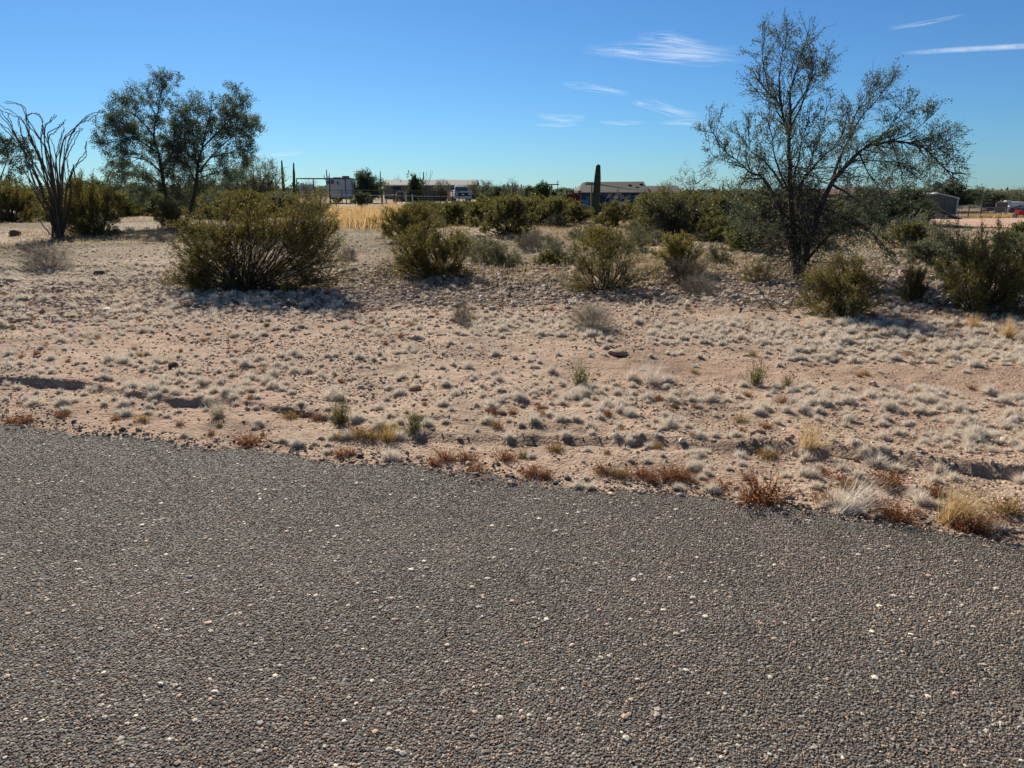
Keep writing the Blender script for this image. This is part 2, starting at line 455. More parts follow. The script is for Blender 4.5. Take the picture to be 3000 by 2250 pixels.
# ------------------------------------------------------------------ the setting: ground, road, dirt lot, hill, clouds
def zone_color(x, y):
    r = np.hypot(x, y)
    pink = np.array([.42, .30, .228]); pale = np.array([.47, .37, .285]); stony = np.array([.135, .11, .08]); gold = np.array([.30, .215, .105]); olive = np.array([.125, .11, .062])
    c = pink[None] * (1 + .0 * r[:, None])
    def mix(c, b, f): return c * (1 - f[:, None]) + b[None] * f[:, None]
    n1 = vnoise(x, y, 2.2, 21) + .5 * vnoise(x, y, .8, 22); n2 = vnoise(x, y, 5.5, 23) + .5 * vnoise(x, y, 1.8, 24)
    c = mix(c, pale, sst(-.1, .3, n1) * .5)
    n4 = vnoise(x, y, .55, 34) + .7 * vnoise(x, y, .18, 36)
    c = mix(c, np.array([.26, .19, .145]), sst(.05, .5, n4) * .55)
    n3 = vnoise(x, y, .9, 30) + .6 * vnoise(x, y, .35, 31)
    dark = np.array([.10, .08, .058]); pale = np.array([.40, .32, .25])
    edge = np.where(x < -4.5, 14.5, 10.6)
    bs = bare_strip(x, y); c = mix(c, np.array([.36, .25, .185]), bs * .6)
    bandm = sst(edge - .5, edge + 1.2, r + n1 * 1.2)
    c = mix(c, stony, bandm * (1 - sst(15.0, 18.5, r + n1)) * .9)
    far = sst(edge + 1.8, edge + 5.0, r + n1 * 1.5)
    c = mix(c, olive, far * sst(-.3, .15, n2) * .85)
    c = mix(c, gold, far * sst(-.06, .2, vnoise(x, y, 6.0, 25) + .4 * vnoise(x, y, 1.4, 26)) * .85)
    c = mix(c, dark, np.maximum(bandm, far) * sst(.02, .35, n3) * .75)
    c = mix(c, pale, far * sst(.1, .3, vnoise(x, y, 7.5, 28) + .3 * vnoise(x, y, 1.4, 29)) * .5)
    return c


thf = np.radians(np.linspace(-52, 52, 1150)); thb = np.radians(np.linspace(52, 308, 90))[1:-1]
th = np.concatenate([thf, thb])
rr = np.concatenate([[0.0], np.geomspace(1.2, 5.0, 150)[:-1], np.geomspace(5.0, 16, 300)[:-1], np.geomspace(16, 130, 220)[:-1], np.geomspace(130, 6000, 60)])
TH, RR = np.meshgrid(th, rr); gx = (np.sin(TH) * RR).ravel(); gy = (np.cos(TH) * RR).ravel()
gz = ground_z(gx, gy)
onroad_back = edge_s(gx, gy) < -(ROADW + .2)
gz = np.where(onroad_back, -.02 + micro(gx, gy) * .5, gz)
na, nr = len(th), len(rr)
ii, jj = np.meshgrid(np.arange(nr - 1), np.arange(na), indexing='ij'); j2 = (jj + 1) % na
Q = np.stack([ii * na + jj, (ii + 1) * na + jj, (ii + 1) * na + j2, ii * na + j2], -1).reshape(-1, 4)[:, ::-1]
gnd = np_obj('ground', np_mesh('ground', np.stack([gx, gy, gz], 1), Q, None, [M['ground']], True, zone_color(gx, gy))); tag(gnd, kind='structure')

rx = np.concatenate([np.linspace(-60, -9, 60)[:-1], np.linspace(-9, 6, 900)[:-1], np.linspace(6, 60, 60)])
ej = road_jit(rx); ey = np.interp(rx, EX, EY) - ej
V = np.concatenate([np.stack([rx, ey + .012, np.full_like(rx, -.045)], 1), np.stack([rx, ey, np.full_like(rx, -.006)], 1), np.stack([rx, ey - .05, np.full_like(rx, 0.0)], 1), np.stack([rx, np.interp(rx, EX, EY) - .6, np.full_like(rx, 0.0)], 1), np.stack([rx, np.interp(rx, EX, EY) - ROADW, np.zeros_like(rx)], 1)])
n = len(rx); Q = []
for k in range(4):
    i = np.arange(n - 1) + k * n; Q.append(np.stack([i, i + n, i + n + 1, i + 1], 1))
road = np_obj('road', np_mesh('road', V, np.concatenate(Q), None, [M['asphalt']])); tag(road, kind='structure')

# graded dirt lot on the right, as a sheet over the ground
lotY0, lotY1 = 33.0, 66.0
lx = np.linspace(0, 1, 80); ly = np.linspace(0, 1, 60)
LX, LY = np.meshgrid(lx, ly); yy = lotY0 + (lotY1 - lotY0) * LY
xl = 18.5 + 12 * LY + vnoise(yy, LX * 0, 3, 31) * 2.0
xx = xl + (75 - xl) * LX ** 1.3
xx, yy = xx.ravel(), (yy + vnoise(xx, yy, 4, 33) * 1.5).ravel()
zz = TZ(xx, yy) + .04
i, j = np.meshgrid(np.arange(59), np.arange(79), indexing='ij')
Q = np.stack([i * 80 + j, i * 80 + j + 1, (i + 1) * 80 + j + 1, (i + 1) * 80 + j], -1).reshape(-1, 4)
lot = np_obj('dirt_lot', np_mesh('dirt_lot', np.stack([xx, yy, zz], 1), Q, None, [M['ground']], True, np.tile([[.52, .36, .27]], (len(xx), 1)) * (1 + .25 * vnoise(xx * .2, yy, .8, 35))[:, None])); tag(lot, kind='structure')

# distant hill, haze painted in as blue, a sliver behind the right tree
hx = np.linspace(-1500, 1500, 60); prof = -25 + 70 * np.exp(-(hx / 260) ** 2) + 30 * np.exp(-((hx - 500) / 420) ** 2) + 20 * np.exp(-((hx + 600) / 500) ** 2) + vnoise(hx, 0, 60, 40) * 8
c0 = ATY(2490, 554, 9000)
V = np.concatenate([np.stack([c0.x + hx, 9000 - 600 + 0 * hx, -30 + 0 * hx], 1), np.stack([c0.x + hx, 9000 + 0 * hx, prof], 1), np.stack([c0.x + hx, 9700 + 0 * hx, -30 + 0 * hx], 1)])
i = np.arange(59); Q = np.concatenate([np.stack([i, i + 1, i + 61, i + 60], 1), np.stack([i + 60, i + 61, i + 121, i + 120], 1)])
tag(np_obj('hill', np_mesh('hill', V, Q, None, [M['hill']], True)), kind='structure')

CLH = 1500.0


def cloud_ribbon(strokes):
    Vs, Qs, U, off = [], [], [], 0
    for pts in strokes:                     # (px, py, half height px)
        n = 24; t = np.linspace(0, 1, n); k = np.linspace(0, 1, len(pts)); A = np.array(pts, float)
        cx = np.interp(t, k, A[:, 0]); cy = np.interp(t, k, A[:, 1]); hw = np.interp(t, k, A[:, 2])
        rows = []
        for v in np.linspace(-1, 1, 7):
            row = []
            for a, b, h in zip(cx, cy, hw):
                d = ray(a, b - v * h); s = (CLH - CAM_H) / d[2]; row.append((d[0] * s, d[1] * s, CLH))
            rows.append(row)
        V = np.array(rows).reshape(-1, 3); V[:, 2] += off * .05
        uvs = np.array([[[tt, (v + 1) / 2] for tt in t] for v in np.linspace(-1, 1, 7)]).reshape(-1, 2)
        i, j = np.meshgrid(np.arange(6), np.arange(n - 1), indexing='ij')
        Qs.append((np.stack([i * n + j, i * n + j + 1, (i + 1) * n + j + 1, (i + 1) * n + j], -1).reshape(-1, 4)) + off)
        Vs.append(V); U.append(uvs); off += len(V)
    return np.concatenate(Vs), np.concatenate(Qs), np.concatenate(U)


CM1 = cloud_mat('cirrus wisp', 2.2, 5.5, .42, .85, .52); CM2 = cloud_mat('contrail vapour', 9, 1.2, .2, .7, .40); CM3 = cloud_mat('thin cirrus', 2.0, 2.5, .38, .8, .45)
CLOUDS = [
    ('cirrus_cloud', [[(1700, 145, 16), (1850, 148, 34), (2050, 158, 42), (2180, 165, 26)], [(1780, 150, 14), (1950, 172, 16), (2110, 172, 18)], [(1860, 118, 18), (1960, 122, 30), (2080, 140, 16)], [(1740, 158, 10), (1830, 160, 12), (1900, 165, 8)]], CM1, 'largest feathery white cirrus cloud, beside the top of the tall tree', 'cloud'),
    ('cirrus_cloud', [[(1640, 245, 8), (1700, 252, 15), (1800, 268, 12), (1850, 276, 8)]], CM1, 'short white cirrus streak below and left of the largest cloud', 'cloud'),
    ('cirrus_cloud', [[(1855, 300, 8), (1920, 310, 22), (1990, 332, 18), (2060, 340, 10)], [(1850, 302, 7), (1890, 308, 9)]], CM1, 'small fan shaped cirrus wisp left of the tall tree crown', 'cloud'),
    ('cirrus_cloud', [[(1560, 366, 6), (1640, 367, 7), (1700, 365, 5)], [(1570, 340, 12), (1650, 350, 14), (1720, 346, 10)]], CM3, 'faint thin cirrus lines low in the sky above the blue house', 'cloud'),
    ('cirrus_cloud', [[(1750, 357, 6), (1820, 362, 7), (1890, 358, 6)]], CM3, 'thin curved cirrus line above the saguaro and the blue house', 'cloud'),
    ('cirrus_cloud', [[(1930, 362, 8), (2010, 358, 12), (2080, 360, 8)]], CM3, 'faint pale cirrus bar touching the left side of the tall tree', 'cloud'),
    ('cirrus_cloud', [[(770, 455, 5), (830, 452, 7), (900, 447, 5)]], CM3, 'low thin cirrus line just right of the left tree', 'cloud'),
    ('contrail', [[(2635, 157, 7), (2780, 147, 9), (3000, 135, 10), (3120, 129, 10)]], CM2, 'long straight white contrail running off at the upper right', 'contrail'),
    ('contrail', [[(2600, 84, 9), (2700, 70, 8), (2830, 42, 6)]], CM3, 'shorter faded contrail slanting above the long straight one', 'contrail'),
]
for nm, st, mt, lb, ct in CLOUDS:
    V, Q, U = cloud_ribbon(st)
    tag(np_obj(nm, np_mesh(nm, V, Q, None, [mt], True, None, U)), lb, ct)

# ------------------------------------------------------------------ loose stone: road chips, pebbles
def stones(C, r, rng, flatz=.7, k=6):
    n = len(C); r = r[:, None]
    a = np.arange(k)[None] * 2 * math.pi / k + rng.uniform(0, 6.28, (n, 1)); j0 = rng.uniform(.75, 1.25, (n, k)); j1 = rng.uniform(.55, .85, (n, k))
    st = rng.uniform(.65, 1.0, (n, 1)); ph = rng.uniform(0, 6.28, (n, 1)); hz = r * flatz * rng.uniform(.6, 1.2, (n, 1))
    def ringf(rad, z):
        x = np.cos(a) * rad; y = np.sin(a) * rad * st
        return np.stack([x * np.cos(ph) - y * np.sin(ph), x * np.sin(ph) + y * np.cos(ph), z], -1)
    r0 = ringf(r * j0, np.broadcast_to(-hz * .35, (n, k))); r1 = ringf(r * j1, hz * rng.uniform(.35, .8, (n, k)))
    ap = np.concatenate([rng.normal(0, .12, (n, 2)) * r, hz * .95], 1)[:, None, :]
    V = np.concatenate([r0, r1, ap], 1) + C[:, None, :]
    m = 2 * k + 1; b = (np.arange(n) * m)[:, None]; j = np.arange(k)[None]; jn = (j + 1) % k
    Q = np.stack([b + j, b + jn, b + k + jn, b + k + j], -1).reshape(-1, 4)
    T = np.stack([b + k + j, b + k + jn, np.broadcast_to(b + 2 * k, (n, k))], -1).reshape(-1, 3)
    return V.reshape(-1, 3), Q, T, m


def pal(n, rng, table):
    w = np.array([t[0] for t in table], float); idx = rng.choice(len(table), n, p=w / w.sum())
    c = np.array([t[1] for t in table])[idx]
    return c * rng.uniform(.72, 1.3, (n, 1))


def scatter_view(n, y0, y1, rng, half=.78, pad=.7, pw=1.0):
    y = y0 + (y1 - y0) * rng.random(n) ** pw
    x = rng.uniform(-1, 1, n) * (half * y + pad)
    return x, y


rng = np.random.default_rng(5)
# road chips: uniform by area over the part of the road in view (and a margin)
n0 = 520000
y = rng.uniform(1.15, 6.6, n0); x = rng.uniform(-5.6, 4.6, n0)
keep = (np.abs(x) < .76 * y + .55) & (edge_s(x, y) + road_jit(x) < -.015)
dens = np.clip(1.25 - .13 * (y - 1.5), .55, 1.0)
keep &= rng.random(n0) < dens
x, y = x[keep], y[keep]; nn = len(x)
r = rng.uniform(.0028, .0058, nn); big = rng.random(nn) < .012; r[big] *= rng.uniform(1.5, 3.2, big.sum())
C = np.stack([x, y, np.full(nn, .0008)], 1)
fz = np.full(nn, .66); fz[big] = .40
V, Q, T, m = stones(C, r, rng, fz[:, None], 5)
col = pal(nn, rng, [(42, (.20, .16, .132)), (20, (.30, .245, .195)), (13, (.085, .073, .066)), (11, (.26, .185, .155)), (10, (.43, .36, .285)), (2.2, (.66, .57, .46)), (3, (.35, .26, .16))])
mod = 1 + .42 * vnoise(x * .35, y, .55, 45) + .30 * vnoise(x, y, .22, 46) + .25 * vnoise(x * .3, y, 1.7, 47)
col = col * mod[:, None] * np.array([[1.08, 1.0, .92]]); warm = np.clip(vnoise(x, y, 1.1, 48) * 2.2, 0, 1)[:, None]; col = col * (1 + warm * np.array([[.14, .02, -.02]]))
col[big] = pal(big.sum(), rng, [(2, (.45, .40, .33)), (.7, (.70, .62, .50)), (1.2, (.26, .235, .21)), (1, (.42, .28, .21))])
chips = np_obj('road_gravel', np_mesh('road_gravel', V, Q, T, [M['chip']], False, np.repeat(col, m, 0)))
tag(chips, 'grey stone chips bound into the chip seal road surface', 'gravel', kind='stuff')

# pebbles and clods on the desert floor
n0 = 190000
x, y = scatter_view(n0, 2.8, 17, rng, .80, .8, 1.35)
s = edge_s(x, y) + road_jit(x)
spill = (s > -.02 - .34 * np.clip(vnoise(x, y, .5, 52) + .35, 0, 1) ** 2)
bstrip = bare_strip(x, y)
band = sst(10, 11.5, np.hypot(x, y)) * (1 - sst(15, 17, np.hypot(x, y)))
keep = spill & (rng.random(n0) > bstrip * .75) & (rng.random(n0) < .20 + .5 * (vnoise(x, y, .7, 50) > .08) + .5 * band + .7 * (s < .22))
x, y, s = x[keep], y[keep], s[keep]; nn = len(x)
r = rng.lognormal(math.log(.0062), .5, nn).clip(.003, .045) * (1 + .10 * (y - 4).clip(0, 12))
dark = (s > 0) & (s < .20) & (rng.random(nn) < .75)
r *= np.where(band[keep] > .3, rng.uniform(1, 2.4, nn), 1)
C = np.stack([x, y, np.where(s < 0, .001, ground_z(x, y))], 1)
V, Q, T, m = stones(C, r, rng, .8, 5)
col = pal(nn, rng, [(40, (.42, .30, .225)), (18, (.32, .24, .185)), (7, (.20, .15, .12)), (12, (.52, .42, .335)), (3, (.64, .56, .47)), (8, (.36, .225, .165))])
col[dark] = pal(dark.sum(), rng, [(5, (.07, .065, .06)), (3, (.13, .12, .11)), (2, (.3, .25, .2))])
peb = np_obj('gravel', np_mesh('gravel', V, Q, T, [M['stone']], False, np.repeat(col, m, 0)))
tag(peb, 'small pinkish pebbles and clods strewn over the sandy shoulder', 'gravel', kind='stuff')


def rock(px, py, size, c, label, group=None, flatz=.7, name='rock', loc=None):
    g = np.random.default_rng(int(px * 7 + py)); bm = bmesh.new(); bmesh.ops.create_icosphere(bm, subdivisions=2, radius=1)
    for v in bm.verts:
        f = 1 + .28 * float(vnoise(v.co.x * 2 + px, v.co.y * 2 + v.co.z * 3.1 + py, 1.0, 60))
        v.co = Vector((v.co.x * f * 1.15, v.co.y * f * .9, v.co.z * f * flatz))
    me = bpy.data.meshes.new(name); bm.to_mesh(me); bm.free()
    a = me.attributes.new('Col', 'FLOAT_COLOR', 'POINT'); a.data.foreach_set('color', np.tile(np.array([*c, 1], np.float32), len(me.vertices)))
    me.materials.append(M['stone']); p = G(px, py) if loc is None else loc
    o = np_obj(name, me, None, p + Vector((0, 0, size * flatz * .5))); o.scale = (size,) * 3; o.rotation_euler = (g.uniform(-.2, .2), g.uniform(-.2, .2), g.uniform(0, 6.28))
    return tag(o, label, 'rock', group)


# ------------------------------------------------------------------ plants
def wood_leaf(root, P, trunk_name, crown_name, wm, lm, L, Wd, k=6):
    np_obj(trunk_name, P.wood_mesh(trunk_name, wm, k), root)
    if P.lp: np_obj(crown_name, P.leaf_mesh(crown_name, lm, L, Wd), root)


def shrub(seed, H, Wl, Wr, nst=42, nsub=7, ntw=4, nlf=13, el=(18, 88), r0=.009, base=.14, extra=(), leafy=.35, twig=.13, gap=.0):
    P = Plant(seed); R = P.R

    def stem(az, e, L, rad):
        p0 = (R.gauss(0, base * .6), R.gauss(0, base * .6), -.03)
        d = (math.cos(az) * math.cos(e), math.sin(az) * math.cos(e), math.sin(e))
        pts = path(p0, d, L, 7, .13, .02, R); P.wood(pts, rad, rad * .3)
        for i in range(nsub):
            t = R.uniform(.36, 1.0); p, dd = lerp_path(pts, t)
            sl = L * R.uniform(.16, .34) * (1.1 - .4 * t)
            sp = path(p, side_dir(dd, R.uniform(.25, .65), R), sl, 4, .10, .05, R); P.wood(sp, rad * .42, rad * .2, True)
            for j in range(ntw):
                q, d2 = lerp_path(sp, R.uniform(.3, 1.0))
                tp = path(q, side_dir(d2, R.uniform(.3, .9), R), twig * R.uniform(.6, 1.3), 3, .14, .04, R); P.wood(tp, rad * .22, rad * .14, True)
                if nlf and R.random() > gap: P.leaves(tp, nlf, leafy * .5, .8, .012)
    for i in range(nst):
        az = R.uniform(0, 2 * math.pi); e = math.radians(R.uniform(*el) * R.uniform(.85, 1) if R.random() < .8 else R.uniform(*el))
        wx = Wr if math.cos(az) > 0 else Wl; wd = math.hypot(math.cos(az) * wx, math.sin(az) * (Wl + Wr) * .5)
        L = R.uniform(.72, 1.04) / math.sqrt((math.cos(e) / wd) ** 2 + (math.sin(e) / H) ** 2)
        stem(az, e, L, r0 * R.uniform(.7, 1.3))
    for i in range(nst // 3):                           # low outer branches and dead clutter close to the ground
        az = R.uniform(0, 2 * math.pi); wx = Wr if math.cos(az) > 0 else Wl
        stem(az, math.radians(R.uniform(4, 22)), wx * R.uniform(.5, .9), r0 * .7)
    for az, e, L, c in extra:
        for _ in range(c): stem(math.radians(az + R.gauss(0, 14)), math.radians(e + R.gauss(0, 7)), L * R.uniform(.8, 1.05), r0 * R.uniform(.8, 1.3))
    return P


SHARED = {}


def shrub_kind(key):
    if key in SHARED: return SHARED[key]
    nm, P, wm, lm, L, Wd = KINDS[key]()
    SHARED[key] = (nm, P.wood_mesh('stem_cluster', wm, 4), P.leaf_mesh('foliage', lm, L, Wd) if P.lp else None)
    return SHARED[key]


KINDS = {
    'c1': lambda: ('creosote_shrub', shrub(101, 1.0, .85, .85, 52, 8, 5, 16), M['stem'], M['creo'], .024, .011),
    'c2': lambda: ('creosote_shrub', shrub(102, 1.0, .75, .95, 48, 8, 5, 16, (25, 88)), M['stem'], M['creo'], .024, .011),
    'c3': lambda: ('creosote_shrub', shrub(103, 1.0, .95, .75, 48, 8, 5, 15, (30, 85)), M['stem'], M['creo'], .024, .011),
    'sparse': lambda: ('creosote_shrub', shrub(104, 1.0, .95, .9, 50, 7, 4, 10, (20, 88), gap=.2), M['stem'], M['creo'], .022, .010),
    'far1': lambda: ('creosote_shrub', shrub(105, 1.0, .85, .9, 34, 6, 4, 13, (22, 88), r0=.012), M['stem'], M['creo_far'], .048, .024),
    'far2': lambda: ('creosote_shrub', shrub(106, 1.0, 1.0, .8, 32, 6, 4, 13, (25, 88), r0=.012), M['stem'], M['creo_far'], .050, .024),
    'far3': lambda: ('creosote_shrub', shrub(107, 1.0, .9, 1.0, 32, 6, 4, 12, (15, 80), r0=.012), M['stem'], M['pale'], .050, .022),
    'yel': lambda: ('yellow_shrub', shrub(108, 1.0, .8, .8, 44, 8, 5, 16, (35, 88)), M['stem'], M['yellowleaf'], .026, .012),
    'dead': lambda: ('dead_shrub', shrub(109, 1.0, .9, .9, 70, 8, 6, 0, (12, 88), r0=.006, twig=.17), M['greystem'], None, 0, 0),
    'deaddk': lambda: ('dead_shrub', shrub(110, 1.0, 1.0, 1.0, 80, 8, 5, 0, (10, 85), r0=.007, twig=.15), M['stem'], None, 0, 0),
    'wisp': lambda: ('grey_shrub', shrub(111, 1.0, .95, .95, 90, 8, 5, 3, (14, 88), r0=.005, twig=.15), M['greystem'], M['greystraw'], .03, .006),
    'bursage': lambda: ('bursage_shrub', shrub(112, 1.0, 1.0, 1.0, 50, 7, 4, 8, (10, 88), r0=.007, twig=.12), M['greystem'], M['pale'], .035, .02),
}


def put_shrub(key, base, H, label, cat='shrub', group=None, rz=None, Wf=1.0, name=None):
    nm, wm, lm = shrub_kind(key)
    root = empty(name or nm, base, label, cat, group, random.uniform(0, 6.28) if rz is None else rz)
    root.scale = (H * Wf, H * Wf, H)
    np_obj('stem_cluster', wm, root)
    if lm: np_obj('foliage', lm, root)
    return root


def shrub_px(key, bx, by, top, half, label, group=None, rz=None, cat='shrub'):
    b = G(bx, by); Y = b.y
    H = ATY(bx, top, Y).z - b.z; Wd = half / F * (Y * cP + CAM_H * sP)
    return put_shrub(key, b, H, label, cat, group, rz, 1.15 * Wd / (H * .9))


# the big creosote in front, built for itself: upright stems at left, a sheaf of near parallel stems leaning right
b = G(720, 850)
mpp = (b.y * cP + CAM_H * sP) / F
Hh = ATY(720, 572, b.y).z - b.z
P = Plant(201); R = P.R
TG = [(560, 640), (600, 598), (648, 572), (690, 592), (735, 570), (775, 598), (820, 590), (868, 620), (520, 690), (505, 735), (498, 790), (540, 660), (600, 660), (660, 650), (720, 640), (780, 650), (560, 720), (620, 720), (820, 680),
      (895, 592), (935, 580), (968, 598), (985, 640), (995, 690), (1000, 730), (955, 565), (930, 640), (950, 690), (970, 740), (975, 615), (940, 660), (990, 665), (905, 650), (1010, 800), (965, 838), (1000, 770), (492, 828), (522, 846), (840, 640), (530, 790), (560, 840), (600, 800), (640, 850), (880, 855), (920, 810), (850, 800), (700, 860), (780, 865), (560, 770), (620, 760), (900, 770)]
for u, v in TG:
    right = u > 880
    for _ in range(3):
        dep = R.uniform(-1.0, 1.0) if v < 780 else R.uniform(-.5, .3)
        e = ATY(u + R.gauss(0, 16), v + R.gauss(0, 12), b.y + dep) - b; e *= .92; p0 = Vector((R.gauss(.05 if right else -.05, .10), R.gauss(0, .10), -.03))
        L = (e - p0).length; side = Vector((R.gauss(0, .06), R.gauss(0, .06), R.uniform(.0, .10) if not right else R.uniform(-.06, .05))) * L
        pts = []
        for i in range(9):
            t = i / 8; q = p0.lerp(e, t) + side * (4 * t * (1 - t)); pts.append((q.x + R.gauss(0, .010), q.y + R.gauss(0, .010), q.z + R.gauss(0, .010)))
        rad = .010 * R.uniform(.7, 1.3); P.wood(pts, rad, rad * .35)
        for i in range(10):
            t = R.uniform(.45, 1.0) if not right else R.uniform(.52, 1.0); p, dd = lerp_path(pts, t); sl = L * R.uniform(.14, .28) * (1.1 - .4 * t)
            sp = path(p, side_dir(dd, R.uniform(.25, .7), R), sl, 4, .12, .06, R); P.wood(sp, rad * .42, rad * .2, True)
            for j in range(5):
                q, d2 = lerp_path(sp, R.uniform(.25, 1.0)); tp = path(q, side_dir(d2, R.uniform(.3, .9), R), .13 * R.uniform(.6, 1.3), 3, .14, .05, R); P.wood(tp, rad * .2, rad * .13, True)
                if R.random() < .9: P.leaves(tp, 14, .15, .8, .012)
for _ in range(150):
    az = R.uniform(0, 6.28); e = math.radians(R.uniform(18, 88)); L = R.uniform(.35, 1.15)
    q = path((R.gauss(0, .22), R.gauss(0, .18), -.03), (math.cos(az) * math.cos(e), math.sin(az) * math.cos(e), math.sin(e)), L, 6, .13, .01, R); P.wood(q, .0065, .003, True)
    for j in range(3):
        p, dd = lerp_path(q, R.uniform(.3, .95)); t2 = path(p, side_dir(dd, R.uniform(.4, 1.0), R), R.uniform(.12, .35), 4, .2, .0, R); P.wood(t2, .003, .002, True)
        if R.random() < .4: P.leaves(t2, 14, .1, .9, .02)
root = empty('creosote_shrub', b, 'largest creosote shrub, wide and olive, with a sheaf of bare stems leaning right', 'shrub')
wood_leaf(root, P, 'stem_cluster', 'foliage', M['stem'], M['creo'], .024, .011, 4)

shrub_px('c1', 1275, 808, 655, 130, 'rounded creosote shrub in front of the golden grass, right of the largest one', rz=.4)
shrub_px('c2', 1205, 712, 590, 100, 'creosote shrub partly hidden behind the rounded one right of the golden grass', rz=1.9)
shrub_px('far1', 1478, 686, 572, 92, 'creosote shrub with a bare forked base, left of the saguaro', rz=.9)
shrub_px('sparse', 1775, 850, 660, 135, 'open thin twigged creosote shrub in front of the tall saguaro', rz=2.5)
shrub_px('yel', 1990, 795, 685, 75, 'bright yellow green shrub behind the dead grey brush', rz=.2)
shrub_px('deaddk', 2015, 832, 745, 85, 'tangle of dead dark brush at the foot of the yellow green shrub', rz=.7)
shrub_px('c3', 2460, 918, 745, 130, 'creosote shrub standing before the trunk of the tall right tree', rz=1.1)
shrub_px('c1', 2862, 908, 668, 128, 'big dark creosote shrub cut by the right edge of the photo', rz=2.2)
shrub_px('c2', 3010, 860, 740, 50, 'creosote shrub behind the big one at the right edge', rz=4.0)
shrub_px('c2', 2668, 880, 765, 42, 'narrow creosote shrub between two larger ones right of the tall tree', rz=3.0)
shrub_px('c1', 280, 690, 518, 100, 'creosote shrub with a bare stemmed base, right of the large ocotillo', rz=.3)
shrub_px('c3', 30, 648, 525, 95, 'creosote shrub at the left edge behind the ocotillo', rz=1.3)
shrub_px('yel', 500, 670, 590, 42, 'small yellowish shrub beside the forked trunk of the left tree', rz=1.3)
shrub_px('wisp', 148, 792, 716, 72, 'pale wispy grey shrub in front of the large ocotillo')
shrub_px('wisp', 1738, 962, 885, 66, 'pale grey dry shrub on the open gravel before the saguaro')
shrub_px('dead', 1350, 945, 885, 34, 'small dead brown shrub among stones, mid ground')
shrub_px('bursage', 1478, 772, 716, 52, 'low grey brown shrub between two creosotes in mid ground', rz=.5)
shrub_px('dead', 1022, 760, 722, 32, 'small dark dry tuft shrub beside the largest creosote')
shrub_px('far2', 1605, 778, 735, 42, 'small low green shrub right of the low grey brown one', rz=.5)
shrub_px('dead', 2040, 860, 800, 60, 'grey dead twig shrub on the right of the dead dark brush')
shrub_px('sparse', 2220, 825, 765, 55, 'low green sprout shrub left of the tall tree trunk')
shrub_px('bursage', 2100, 770, 715, 40, 'dusty low shrub between palo verde and tall tree')
shrub_px('dead', 110, 745, 700, 45, 'dark low brush at the foot of the large ocotillo')
shrub_px('yel', 1760, 735, 665, 75, 'yellow green shrub directly below the saguaro', rz=2.0)
shrub_px('bursage', 2760, 820, 770, 40, 'dusty little shrub seen behind the right edge creosote')


